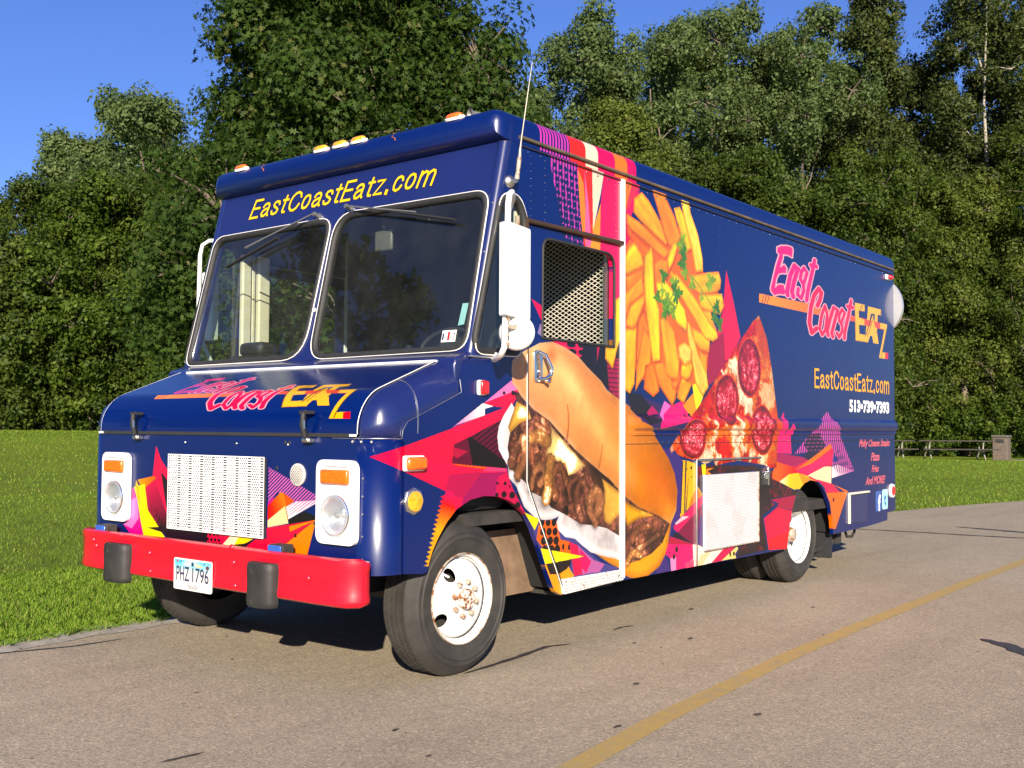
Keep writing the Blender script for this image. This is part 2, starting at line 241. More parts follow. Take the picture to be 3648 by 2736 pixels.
SIDE_ART=[["h",13589684,[0.627,2.726],[0.901,2.724],10,0.55,[[0.599,2.812],[0.885,2.83],[0.901,2.724],[0.916,2.594],[0.937,2.424],[0.953,2.339],[0.979,2.227],[0.791,2.23],[0.766,2.322],[0.732,2.413],[0.713,2.483],[0.679,2.561],[0.627,2.726]]],["d",1844562,[0.693,2.653],[0.936,2.644],[0.791,2.213],6,13,0.35,0.5],["p",16144981,[[0.826,2.834],[0.965,2.842],[1.053,2.711],[1.064,2.562],[1.081,2.35],[1.144,2.333],[1.133,2.234],[0.968,2.237],[0.953,2.339],[0.937,2.424],[0.916,2.594],[0.901,2.724]]],["p",16421972,[[0.911,2.674],[0.967,2.603],[1.003,2.33],[1.04,2.238],[1.133,2.234],[1.144,2.333],[1.049,2.383],[1.081,2.253],[0.989,2.24],[0.953,2.339],[0.937,2.424],[0.916,2.594]]],["p",14711464,[[0.976,2.687],[1.018,2.496],[1.05,2.249],[0.983,2.245],[0.987,2.49]]],["p",15967578,[[1.08,2.388],[1.143,2.517],[1.139,2.234],[1.029,2.24]]],["p",16310476,[[0.965,2.842],[1.121,2.846],[1.179,2.718],[1.143,2.576],[1.065,2.348],[1.053,2.711]]],["p",15477858,[[1.121,2.846],[1.304,2.849],[1.355,2.712],[1.356,2.236],[1.133,2.234],[1.143,2.517],[1.179,2.718]]],["p",14163032,[[1.217,2.716],[1.272,2.718],[1.24,2.233],[1.187,2.232]]],["h",13901912,[1.283,2.711],[1.355,2.712],4,0.3,[[1.282,2.784],[1.355,2.712],[1.356,2.261],[1.284,2.263]]],["p",16353880,[[1.304,2.849],[1.485,2.825],[1.491,2.714],[1.411,2.508],[1.389,2.437],[1.356,2.236],[1.355,2.712]]],["p",14694504,[[1.474,2.822],[1.561,2.815],[1.579,2.718],[1.555,2.619],[1.429,2.43],[1.406,2.347],[1.389,2.241],[1.373,2.238],[1.406,2.507],[1.491,2.714]]],["h",16218718,[1.474,2.698],[1.561,2.714],6,0.35,[[1.474,2.822],[1.561,2.815],[1.579,2.718],[1.463,2.553],[1.406,2.501],[1.491,2.714]]],["p",13967450,[[1.127,2.244],[1.358,2.239],[1.359,1.866],[1.271,1.858],[1.278,2.164],[1.198,2.225]]],["p",15612518,[[1.299,2.183],[1.344,2.188],[1.344,1.881],[1.3,1.877]]],["p",13639758,[[1.388,2.52],[1.62,2.307],[1.732,1.982],[1.389,1.787]]],["p",1445914,[[0.656,1.685],[1.36,1.692],[1.361,1.334],[1.215,1.442],[1.02,1.536],[0.808,1.639]]],["p",14821978,[[0.669,1.683],[0.965,1.683],[0.941,1.592],[0.899,1.595],[0.808,1.631],[0.719,1.67]]],["d",1708056,[0.846,1.675],[0.952,1.678],[0.86,1.596],2,3,0.4,0.45],["p",11541576,[[1.101,1.68],[1.129,1.68],[1.102,1.59]]],["p",10230597,[[1.2,1.631],[1.345,1.623],[1.346,1.366],[1.229,1.439]]],["h",5903928,[1.229,1.617],[1.229,1.379],9,0.3,[[1.2,1.631],[1.345,1.623],[1.346,1.366],[1.229,1.439]]],["p",15216732,[[0.48,1.895],[0.579,1.864],[0.58,1.774]]],["p",9404336,[[0.558,1.769],[0.582,1.763],[0.583,1.698],[0.535,1.716]]],["p",16255552,[[-0.65,1.078],[-0.127,1.209],[-0.011,1.165],[-0.122,1.131],[-0.136,1.039],[0.052,1.022],[0.289,1.003],[0.289,0.987],[-0.153,0.986],[-0.171,0.947],[-0.181,0.909]]],["p",16064590,[[-0.341,1.055],[-0.136,1.039],[0.052,1.022],[0.131,1.015],[0.091,0.993],[-0.153,0.986],[-0.181,0.909],[-0.34,0.973],[-0.461,1.018]]],["g",16777215,15043780,[0.096,1.321],[-0.116,1.217],[[-0.138,1.209],[0.092,1.334],[0.177,1.32],[0.108,1.306],[0.108,1.273],[-0.101,1.224]]],["p",14977732,[[0.1,1.334],[0.322,1.457],[0.352,1.437],[0.377,1.409],[0.335,1.398]]],["p",15731780,[[0.1,1.334],[0.335,1.398],[0.377,1.411],[0.373,1.379],[0.336,1.336],[0.269,1.314],[0.175,1.32]]],["e",2755104,[0.26,1.389],0.0115,0.0085],["e",2755104,[0.335,1.391],0.017,0.0125],["p",15731780,[[-0.127,1.212],[0.112,1.275],[0.273,1.317],[0.336,1.336],[0.29,1.294],[0.265,1.262],[-0.011,1.165]]],["p",6230576,[[-0.122,1.131],[-0.011,1.165],[0.265,1.262],[0.225,1.21],[0.209,1.164],[0.234,1.092],[0.284,1.044],[0.283,1.005],[-0.136,1.039]]],["h",2886684,[-0.101,1.239],[-0.025,1.09],7,0.4,[[-0.011,1.165],[0.265,1.262],[0.225,1.21],[0.209,1.164],[0.234,1.092],[0.284,1.044],[0.005,1.16]]],["p",1444370,[[-0.022,1.165],[0.005,1.165],[0.268,1.045],[0.283,1.005],[0.018,1.028]]],["p",11538496,[[-0.122,1.116],[-0.017,1.095],[-0.099,1.062],[-0.129,1.077]]],["p",16015404,[[-0.139,1.039],[0.131,1.015],[0.107,1.005],[-0.099,1.028]]],["p",16738956,[[0.131,1.015],[0.284,1.003],[0.28,0.987],[0.091,0.993]]],["p",10230364,[[-0.181,0.909],[-0.153,0.986],[0.289,0.987],[0.335,0.902],[0.447,0.76],[0.413,0.715],[0.213,0.728],[-0.124,0.703],[-0.17,0.851]]],["p",11802704,[[-0.153,0.986],[0.091,0.993],[-0.052,0.869],[-0.181,0.909],[-0.171,0.933]]],["p",14157898,[[-0.181,0.907],[-0.119,0.885],[-0.052,0.869],[-0.095,0.701],[-0.128,0.703],[-0.13,0.897]]],["p",12855896,[[0.211,0.959],[0.289,0.982],[0.335,0.902],[0.447,0.76],[0.379,0.77],[0.196,0.872]]],["p",15734864,[[0.219,0.961],[0.289,0.985],[0.289,0.935],[0.26,0.926],[0.248,0.937],[0.244,0.952]]],["e",1575956,[0.211,0.931],0.0095,0.0075],["e",1575956,[0.273,0.928],0.0125,0.0095],["e",1575956,[0.31,0.911],0.0075,0.0055],["e",1575956,[0.265,0.872],0.0205,0.0155],["e",1575956,[0.331,0.866],0.0235,0.0175],["e",1575956,[0.208,0.874],0.013,0.0095],["e",1575956,[0.391,0.863],0.0215,0.0155],["e",1575956,[0.378,0.812],0.0225,0.0165],["g",14164058,15771688,[-0.17,0.895],[-0.216,0.73],[[-0.176,0.912],[-0.176,0.904],[-0.184,0.891],[-0.215,0.884],[-0.192,0.87],[-0.222,0.863],[-0.199,0.848],[-0.23,0.842],[-0.207,0.827],[-0.237,0.821],[-0.214,0.806],[-0.245,0.799],[-0.222,0.784],[-0.252,0.778],[-0.229,0.763],[-0.26,0.757],[-0.237,0.742],[-0.267,0.736],[-0.244,0.721],[-0.274,0.715],[-0.252,0.7],[-0.282,0.694],[-0.259,0.679],[-0.289,0.674],[-0.266,0.658],[-0.296,0.653],[-0.274,0.637],[-0.304,0.632],[-0.281,0.617],[-0.311,0.611],[-0.288,0.596],[-0.318,0.591],[-0.296,0.575],[-0.325,0.57],[-0.289,0.562],[-0.283,0.53],[-0.215,0.618],[-0.096,0.754],[-0.122,0.901]]],["p",4868746,[[0.443,0.766],[0.752,0.697],[0.929,0.572],[1.133,0.45],[1.347,0.39],[0.833,0.358],[0.778,0.3],[0.708,0.318],[0.584,0.547]]],["p",16179244,[[0.436,0.771],[0.565,0.727],[0.524,0.672]]],["p",15886896,[[0.565,0.718],[0.705,0.718],[0.752,0.605],[0.84,0.587],[0.881,0.511],[0.614,0.558],[0.539,0.622]]],["d",1445392,[0.583,0.708],[0.69,0.701],[0.614,0.562],3,4,0.4,0.5],["d",1445392,[0.721,0.571],[0.832,0.557],[0.722,0.489],3,2,0.2,0.3],["p",14162512,[[0.832,0.588],[0.916,0.559],[0.98,0.393],[0.881,0.394]]],["p",11823784,[[0.916,0.559],[1.072,0.465],[1.185,0.43],[1.133,0.392],[0.963,0.395]]],["p",15223416,[[0.933,0.544],[1.047,0.458],[0.997,0.396],[0.946,0.439]]],["p",15900716,[[0.615,0.481],[0.769,0.512],[0.881,0.394],[0.77,0.365],[0.783,0.299],[0.707,0.325]]],["p",1708560,[[0.627,0.484],[0.848,0.491],[0.817,0.443],[0.738,0.419],[0.661,0.427]]],["p",16313886,[[0.577,0.573],[0.979,0.493],[0.618,0.484]]],["p",4404604,[[1.816,1.083],[1.942,1.082],[2.071,1.026],[2.104,0.992],[2.038,0.626],[1.984,0.597],[1.952,0.557],[1.878,0.425],[1.941,0.313],[1.775,0.309],[1.615,1.086]]],["p",4404604,[[1.9,1.029],[2.104,1.009],[2.06,0.592],[1.973,0.598],[2.027,0.81]]],["bun2",14717244,[[0.917,0.61],[1.044,0.519],[1.243,0.426],[1.346,0.389],[1.39,0.347],[1.47,0.32],[1.56,0.307],[1.672,0.312],[1.806,0.353],[1.905,0.444],[1.951,0.612],[1.56,0.697],[1.043,0.682]]],["onion",15657710,[[0.322,1.341],[0.257,1.274],[0.218,1.216],[0.208,1.167],[0.219,1.102],[0.259,1.053],[0.292,1.019],[0.305,0.953],[0.366,0.909],[0.4,0.85],[0.434,0.798],[0.518,0.743],[0.588,0.721],[0.675,0.72],[0.734,0.731],[0.712,0.704],[0.727,0.66],[0.794,0.616],[0.886,0.599],[0.964,0.553],[1.044,0.51],[1.142,0.483],[1.294,0.451],[1.416,0.42],[1.451,0.512],[1.208,0.718],[0.733,0.921],[0.389,1.267]]],["meat",6963768,[[0.337,1.404],[0.375,1.334],[0.316,1.217],[0.291,1.109],[0.332,0.993],[0.447,0.923],[0.489,0.875],[0.616,0.832],[0.66,0.785],[0.794,0.738],[0.948,0.675],[1.076,0.66],[1.208,0.634],[1.345,0.577],[1.363,0.491],[1.443,0.406],[1.56,0.416],[1.71,0.441],[1.845,0.499],[1.935,0.608],[1.748,0.695],[1.56,0.755],[1.38,0.84],[1.207,0.941],[0.962,1.057],[0.791,1.157],[0.671,1.244],[0.584,1.286],[0.444,1.335],[0.402,1.385]]],["cheese",15250536,[[0.362,1.35],[0.457,1.318],[0.486,1.26],[0.39,1.234],[0.31,1.184],[0.294,1.216],[0.329,1.283]]],["cheese",15517836,[[0.657,1.222],[0.822,1.112],[0.946,1.03],[0.986,1.002],[0.884,0.96],[0.823,0.951],[0.792,1.016],[0.702,1.035],[0.615,1.067],[0.621,1.14],[0.657,1.166]]],["cheese",15249512,[[1.157,0.924],[1.38,0.821],[1.389,0.716],[1.31,0.693],[1.242,0.651],[1.183,0.673],[1.166,0.739],[1.182,0.849]]],["cheese",14721612,[[1.389,0.783],[1.56,0.726],[1.748,0.675],[1.56,0.667],[1.433,0.628],[1.398,0.706]]],["curl",10119760,[[0.489,0.896],[0.502,0.972],[0.586,1.012],[0.615,0.959],[0.558,0.919]]],["curl",8409662,[[0.703,0.844],[0.659,0.941],[0.732,1.017],[0.792,0.954],[0.823,0.864]]],["curl",11040848,[[0.616,0.831],[0.645,0.898],[0.63,0.968],[0.658,1.045]]],["curl",6832694,[[0.948,0.707],[0.885,0.826],[0.947,0.931],[1.011,0.838],[1.027,0.738]]],["curl",10119760,[[1.092,0.679],[1.011,0.766],[1.075,0.863],[1.141,0.805],[1.108,0.724]]],["curl",8409662,[[0.528,1.234],[0.599,1.192],[0.642,1.201],[0.584,1.252]]],["curl",11040848,[[0.473,1.15],[0.557,1.175],[0.614,1.14]]],["curl",6832694,[[0.839,0.82],[0.823,0.9],[0.9,0.933]]],["curl",10119760,[[1.56,0.484],[1.672,0.513],[1.787,0.553]]],["curl",8409662,[[1.487,0.547],[1.56,0.609],[1.71,0.609]]],["curl",11040848,[[1.434,0.418],[1.487,0.471],[1.579,0.443]]],["curl",6832694,[[0.325,1.026],[0.351,1.1],[0.431,1.15]]],["curl",10119760,[[0.379,0.959],[0.446,1.049],[0.431,1.15]]],["bun",15635528,[[0.32,1.515],[0.326,1.557],[0.373,1.593],[0.455,1.627],[0.553,1.665],[0.668,1.68],[0.788,1.657],[0.912,1.615],[1.007,1.557],[1.138,1.489],[1.206,1.435],[1.343,1.382],[1.432,1.356],[1.578,1.29],[1.691,1.212],[1.806,1.122],[1.925,1.019],[1.996,0.926],[2.033,0.812],[2.016,0.689],[1.945,0.607],[1.787,0.673],[1.56,0.735],[1.38,0.821],[1.241,0.912],[1.042,1.01],[0.883,1.094],[0.761,1.174],[0.642,1.253],[0.499,1.311],[0.402,1.376],[0.361,1.417],[0.328,1.441]]],["e",1839632,[0.804,0.764],0.021,0.0265],["p",3811932,[[1.423,1.436],[1.828,1.363],[2.31,1.262],[1.786,1.194],[1.547,1.256]]],["p",1709088,[[1.432,1.426],[1.586,1.42],[1.685,1.36],[1.807,1.258],[1.645,1.235],[1.47,1.326]]],["p",11541600,[[1.658,1.312],[1.718,1.354],[1.8,1.306],[1.668,1.291]]],["p",14159686,[[2.716,2.321],[2.83,2.101],[2.934,1.863],[2.875,1.804],[2.763,1.702],[2.599,1.565],[2.452,1.502],[2.429,1.695],[2.551,1.818],[2.664,2.038]]],["p",10227516,[[2.49,1.791],[2.675,1.886],[2.738,1.701],[2.599,1.565],[2.452,1.502],[2.429,1.695]]],["p",14815818,[[2.675,1.886],[2.739,1.902],[2.766,1.702],[2.699,1.687]]],["p",16127096,[[1.769,1.234],[1.868,1.387],[1.957,1.359],[2.088,1.389],[2.177,1.369],[2.29,1.321],[2.21,1.278],[2.165,1.263],[1.779,1.21]]],["p",13793992,[[1.868,1.387],[1.949,1.356],[1.795,1.261],[1.79,1.271]]],["p",16228444,[[2.099,1.362],[2.245,1.448],[2.29,1.321],[2.222,1.281]]],["p",15921186,[[2.222,1.52],[2.338,1.525],[2.384,1.436],[2.29,1.315],[2.273,1.365],[2.245,1.448]]],["e",2100248,[2.068,1.292],0.0045,0.005],["e",2100248,[2.123,1.296],0.013,0.0135],["e",2100248,[2.182,1.299],0.019,0.0145],["p",14445084,[[1.488,2.383],[1.644,2.491],[1.87,2.537],[2.087,2.516],[2.268,2.499],[2.379,2.269],[2.602,2.149],[2.454,1.949],[2.453,1.743],[2.429,1.558],[2.219,1.494],[1.997,1.432],[1.547,1.522],[1.403,1.82],[1.398,2.288]]],["fry",15771708,[[1.595,2.667],[1.507,2.615],[1.497,2.525],[1.585,2.481],[1.746,2.422],[1.891,2.378],[1.913,2.403],[1.849,2.491],[1.776,2.555],[1.674,2.633]]],["fry",15765560,[[1.721,2.754],[1.787,2.784],[1.902,2.744],[1.892,2.682],[1.999,2.58],[2.076,2.459],[2.042,2.41],[1.934,2.373],[1.87,2.429],[1.808,2.549],[1.756,2.637],[1.721,2.695]]],["fry",15909952,[[1.988,2.633],[2.065,2.655],[2.109,2.62],[2.222,2.402],[2.153,2.37],[2.087,2.472],[2.021,2.561]]],["fry",16309360,[[2.07,2.756],[2.098,2.766],[2.177,2.744],[2.211,2.637],[2.314,2.506],[2.373,2.354],[2.379,2.269],[2.279,2.251],[2.222,2.402],[2.132,2.568],[2.087,2.672]]],["fry",15235128,[[1.421,2.435],[1.585,2.366],[1.725,2.312],[1.665,2.241],[1.585,2.272],[1.488,2.342],[1.43,2.385]]],["fry",15767612,[[1.421,2.507],[1.565,2.478],[1.787,2.395],[1.945,2.342],[1.87,2.288],[1.725,2.333],[1.585,2.377],[1.468,2.411],[1.417,2.445]]],["fry",16038436,[[1.507,2.345],[1.605,2.275],[1.621,2.214],[1.431,2.134],[1.399,2.146],[1.402,2.228],[1.449,2.306]]],["fry",15239210,[[1.412,2.122],[1.621,2.209],[1.625,2.12],[1.416,2.025]]],["fry",15238188,[[1.735,2.25],[1.828,2.292],[1.913,2.289],[1.923,2.219],[1.849,2.07],[1.756,2.061]]],["fry",15768112,[[1.403,2.024],[1.605,2.149],[1.629,2.047],[1.469,1.954],[1.418,1.862],[1.401,1.922]]],["fry",15237168,[[1.546,1.883],[1.635,1.943],[1.675,1.821],[1.586,1.638],[1.523,1.614]]],["fry",16043068,[[1.292,1.972],[1.406,2.019],[1.403,1.79],[1.342,1.725],[1.32,1.693],[1.266,1.56],[1.185,1.616],[1.19,1.68],[1.278,1.696]]],["fry",15905840,[[1.399,1.805],[1.537,1.836],[1.527,1.624],[1.512,1.48],[1.461,1.42],[1.4,1.445]]],["fry",16035368,[[1.418,1.862],[1.469,1.954],[1.635,2.043],[1.629,1.985],[1.537,1.841],[1.489,1.815],[1.413,1.826]]],["fry",15768108,[[1.621,1.848],[1.709,1.76],[1.701,1.602],[1.566,1.482],[1.524,1.434],[1.537,1.594]]],["fry",15236136,[[1.635,1.599],[1.735,1.625],[1.807,1.448],[1.735,1.407],[1.621,1.453]]],["fry",15633448,[[1.735,1.625],[1.849,1.641],[2.023,1.487],[2.008,1.4],[1.965,1.358],[1.786,1.49]]],["fry",15238188,[[1.954,1.528],[2.074,1.654],[2.067,1.522],[2.008,1.465],[1.959,1.474]]],["fry",15903284,[[2.187,2.218],[2.432,2.269],[2.603,2.296],[2.64,2.235],[2.627,2.175],[2.552,2.138],[2.313,2.113],[2.198,2.152]]],["fry",16036912,[[2.313,2.107],[2.652,2.148],[2.684,2.063],[2.626,1.999],[2.455,2.007],[2.336,2.019]]],["fry",15771696,[[2.336,2.008],[2.483,2.012],[2.515,1.954],[2.576,1.89],[2.502,1.873],[2.406,1.922]]],["fry",15639604,[[2.22,1.885],[2.478,1.825],[2.465,1.726],[2.335,1.735],[2.243,1.786]]],["fry",15243320,[[2.323,1.735],[2.429,1.707],[2.433,1.558],[2.358,1.578]]],["fry",15901242,[[1.807,1.906],[1.891,1.924],[1.998,1.835],[2.063,1.653],[2.041,1.532],[1.954,1.526],[1.891,1.558],[1.838,1.748]]],["fry",15770672,[[2.096,1.556],[2.23,1.511],[2.117,1.375],[2.019,1.411],[2.063,1.5]]],["fry",16044144,[[2.13,1.922],[2.197,1.905],[2.312,1.711],[2.429,1.581],[2.452,1.491],[2.369,1.426],[2.276,1.507],[2.219,1.65]]],["fry",15906880,[[2.085,1.621],[2.219,1.672],[2.242,1.618],[2.196,1.549],[2.14,1.53],[2.074,1.555]]],["fry",16175224,[[2.041,1.75],[2.13,1.778],[2.22,1.739],[2.219,1.661],[2.129,1.623],[2.052,1.674]]],["fry",16041028,[[1.934,2.221],[2.042,2.201],[2.267,2.08],[2.454,1.949],[2.576,1.878],[2.588,1.832],[2.514,1.804],[2.406,1.82],[2.243,1.954],[2.086,2.062],[1.977,2.138]]],["fry",16178264,[[1.766,2.126],[1.87,2.153],[1.934,2.123],[2.13,1.989],[2.163,1.903],[2.152,1.846],[2.041,1.882],[1.933,1.96],[1.787,2.043]]],["fry",16042034,[[1.625,2.278],[1.715,2.348],[1.733,2.271],[1.746,2.06],[1.807,1.959],[1.818,1.64],[1.725,1.624],[1.695,1.738],[1.655,1.893],[1.621,2.099]]],["fry",16174152,[[1.902,2.293],[1.977,2.412],[2.032,2.425],[2.031,2.376],[1.977,2.28],[1.927,2.225]]],["leaf",8035380,[[2.098,2.418],[2.169,2.428]]],["leaf",4880938,[[2.113,2.359],[2.167,2.366]]],["leaf",4880938,[[2.109,2.286],[2.176,2.295]]],["leaf",8035380,[[2.131,2.222],[2.18,2.228]]],["leaf",8035380,[[2.232,2.167],[2.283,2.172]]],["leaf",4880938,[[1.86,2.179],[1.915,2.186]]],["leaf",8035380,[[1.998,2.141],[2.06,2.147]]],["leaf",4880938,[[2.024,2.083],[2.099,2.091]]],["leaf",4880938,[[1.787,2.037],[1.836,2.042]]],["leaf",8035380,[[1.845,2.075],[1.878,2.079]]],["leaf",8035380,[[1.912,2.023],[1.977,2.029]]],["leaf",4880938,[[1.891,1.967],[1.964,1.973]]],["leaf",8035380,[[1.976,1.964],[2.033,1.969]]],["leaf",8035380,[[2.492,2.218],[2.56,2.226]]],["leaf",8035380,[[2.455,2.18],[2.499,2.185]]],["leaf",8035380,[[2.36,2.089],[2.393,2.093]]],["leaf",4880938,[[2.576,2.047],[2.636,2.053]]],["leaf",4880938,[[2.539,1.98],[2.588,1.984]]],["leaf",4880938,[[2.613,1.933],[2.673,1.938]]],["stem",8034874,[[2.221,2.222],[2.36,2.147]]],["stem",8034874,[[2.36,2.147],[2.552,2.016]]],["stem",8034874,[[2.36,2.147],[2.348,2.066]]],["stem",8034874,[[1.839,2.177],[1.839,2.005]]],["stem",8034874,[[1.87,1.976],[1.998,2.086]]],["stem",8034874,[[2.131,2.255],[2.244,2.19]]],["p",15906846,[[2.096,1.009],[2.171,1.002],[2.273,0.983],[2.296,0.837],[2.365,0.773],[2.272,0.733],[2.159,0.684],[2.087,0.645],[2.065,0.646],[2.095,0.862]]],["p",15235624,[[2.284,0.832],[2.359,0.773],[2.272,0.733],[2.17,0.689],[2.204,0.747]]],["p",2890816,[[2.135,1.003],[2.153,1.001],[2.129,0.664],[2.116,0.665]]],["p",2890816,[[2.096,1.003],[2.107,1.002],[2.079,0.667],[2.066,0.667]]],["p",2890816,[[2.171,0.889],[2.176,0.889],[2.146,0.663],[2.132,0.664]]],["e",1840160,[2.156,0.95],0.0055,0.0055],["e",1840160,[2.213,0.956],0.0125,0.0115],["e",1840160,[2.218,0.896],0.006,0.0065],["p",15735908,[[1.984,0.589],[2.082,0.648],[2.159,0.676],[2.365,0.77],[2.365,0.706],[2.226,0.641],[2.036,0.55],[1.989,0.57]]],["p",16173276,[[2.0,0.607],[2.095,0.649],[2.187,0.641],[2.016,0.598]]],["p",8133700,[[2.036,0.55],[2.249,0.651],[2.365,0.717],[2.364,0.431],[2.248,0.452],[2.07,0.532]]],["p",4992116,[[2.329,0.635],[2.364,0.638],[2.364,0.434],[2.283,0.452]]],["p",1839136,[[2.016,0.549],[2.07,0.532],[2.215,0.463],[1.963,0.529]]],["p",11539520,[[1.941,0.531],[2.215,0.463],[2.248,0.452],[1.915,0.483]]],["p",15734896,[[1.915,0.483],[2.243,0.453],[2.259,0.311],[2.125,0.315],[1.952,0.309],[1.952,0.386],[1.878,0.425]]],["p",15112912,[[1.939,0.393],[2.014,0.394],[2.016,0.311],[1.95,0.309]]],["e",2230810,[2.021,0.442],0.0185,0.0185],["e",2230810,[1.931,0.428],0.0075,0.007],["e",2230810,[1.986,0.399],0.017,0.017],["p",16314596,[[2.231,0.454],[2.294,0.451],[2.387,0.418],[2.416,0.396],[2.703,0.409],[2.499,0.313],[2.282,0.304],[2.248,0.309],[2.136,0.342],[2.242,0.359]]],["p",16280716,[[2.125,0.343],[2.248,0.356],[2.248,0.308],[2.141,0.31]]],["p",14997680,[[2.34,0.378],[2.482,0.387],[2.363,0.309],[2.282,0.308]]],["p",15606872,[[2.703,0.409],[2.862,0.398],[2.627,0.31],[2.491,0.312]]],["p",15916176,[[2.633,0.312],[2.862,0.389],[2.888,0.374],[2.836,0.339],[2.853,0.309]]],["e",2364440,[2.765,0.345],0.0125,0.0175],["e",2364440,[2.819,0.343],0.0155,0.015],["e",2364440,[2.709,0.385],0.0065,0.008],["grunge",1971224,[[3.155,0.944],[3.411,0.928],[3.588,0.825],[3.835,0.744],[3.939,0.736],[3.866,0.69],[3.423,0.686],[3.526,0.649],[3.278,0.57],[3.32,0.456],[3.369,0.32],[2.853,0.308],[2.895,0.381],[2.862,0.401],[3.157,0.407]]],["grunge",2495512,[[2.437,0.973],[3.183,0.949],[3.169,0.906],[2.365,0.899],[2.365,0.784],[2.296,0.837],[2.29,0.971]]],["p",15786016,[[2.352,0.975],[2.413,0.974],[2.413,0.906],[2.365,0.902]]],["p",16027708,[[2.413,0.943],[2.533,0.948],[2.436,0.928],[2.496,0.904],[2.418,0.906]]],["p",11016774,[[3.416,0.686],[3.898,0.702],[3.817,0.587],[3.526,0.624],[3.556,0.654]]],["p",14159940,[[3.526,0.624],[3.801,0.583],[3.768,0.419],[3.355,0.402],[3.299,0.556],[3.408,0.587]]],["p",16011866,[[3.355,0.402],[3.799,0.43],[3.704,0.299],[3.383,0.319]]],["p",15742076,[[3.526,1.036],[3.553,1.243],[3.658,1.346],[3.67,1.204],[3.627,1.148],[3.764,1.26],[3.817,1.205],[3.782,1.154],[3.796,1.021]]],["h",14182584,[3.848,1.02],[4.891,0.69],26,0.55,[[3.848,1.02],[4.515,1.363],[4.714,1.229],[4.775,1.175],[5.111,0.854],[4.595,0.807],[4.334,1.039]]],["halftone",2103354,[[4.129,1.175],[4.336,1.183],[4.471,1.083],[4.391,1.023],[4.126,0.946],[3.962,0.957],[4.109,1.042],[4.036,1.087]]],["g",16777215,14716104,[4.605,0.819],[4.856,1.016],[[4.605,0.807],[4.607,0.904],[4.729,0.916],[5.111,0.854]]],["h",3813480,[4.605,0.807],[5.07,1.013],12,0.35,[[4.607,0.904],[4.731,1.049],[5.111,0.854],[4.769,0.837]]],["p",2897028,[[4.627,0.942],[4.653,1.019],[4.754,0.939]]],["g",15612000,16017976,[4.035,0.984],[3.549,0.854],[[3.526,1.036],[4.017,0.985],[4.181,0.952],[4.411,1.038],[4.58,1.09],[4.639,1.035],[4.607,0.942],[4.576,0.85],[4.594,0.757],[4.292,0.791],[4.142,0.808],[4.014,0.772],[3.751,0.868],[3.573,0.814],[3.45,0.843],[3.451,0.891],[3.525,0.952]]],["p",10493016,[[3.526,1.036],[4.017,0.992],[4.107,0.968],[3.855,0.916],[3.533,0.966]]],["p",16284220,[[4.334,1.024],[4.58,1.094],[4.609,1.058],[4.181,0.937],[3.855,0.894],[3.962,0.92]]],["p",15872108,[[3.855,0.894],[4.144,0.93],[4.449,0.992],[4.569,1.02],[4.607,0.942],[4.106,0.85],[3.961,0.876]]],["p",16508612,[[4.106,0.846],[4.448,0.908],[4.597,0.904],[4.588,0.761],[4.292,0.803]]],["g",16446684,16042012,[3.598,0.824],[3.836,0.801],[[3.573,0.814],[3.751,0.868],[3.925,0.87],[4.142,0.834],[4.014,0.772],[3.959,0.745],[3.844,0.744]]],["p",16293968,[[3.925,0.87],[4.292,0.791],[4.142,0.808],[4.014,0.772]]],["p",15739994,[[4.292,0.807],[4.604,0.761],[4.849,0.653],[4.522,0.638],[4.445,0.74]]],["p",16021560,[[4.604,0.761],[4.955,0.686],[4.678,0.382],[4.617,0.386],[4.561,0.605],[4.483,0.689],[4.891,0.682]]],["e",3806240,[4.636,0.626],0.02,0.0185],["pizza",15245408,[[3.231,2.046],[3.277,1.997],[3.371,1.88],[3.449,1.661],[3.512,1.439],[3.566,1.257],[3.541,1.103],[3.523,0.921],[3.409,0.921],[3.314,0.947],[3.128,0.965],[2.892,0.99],[2.694,0.975],[2.557,0.959],[2.517,0.998],[2.399,0.973],[2.271,1.015],[2.147,1.018],[2.038,1.044],[1.99,1.074],[1.955,1.055],[1.936,1.087],[2.014,1.151],[2.062,1.173],[2.123,1.236],[2.298,1.347],[2.453,1.463],[2.642,1.623],[2.84,1.777],[2.986,1.886],[3.138,1.999]]],["pep",11546688,[[3.074,1.65],[3.249,1.659],[3.076,1.852]]],["pep",11546688,[[2.716,1.413],[2.892,1.417],[2.717,1.588]]],["pep",11546688,[[3.279,1.207],[3.464,1.208],[3.28,1.379]]],["pep",11546688,[[2.234,1.144],[2.407,1.144],[2.234,1.273]]]]
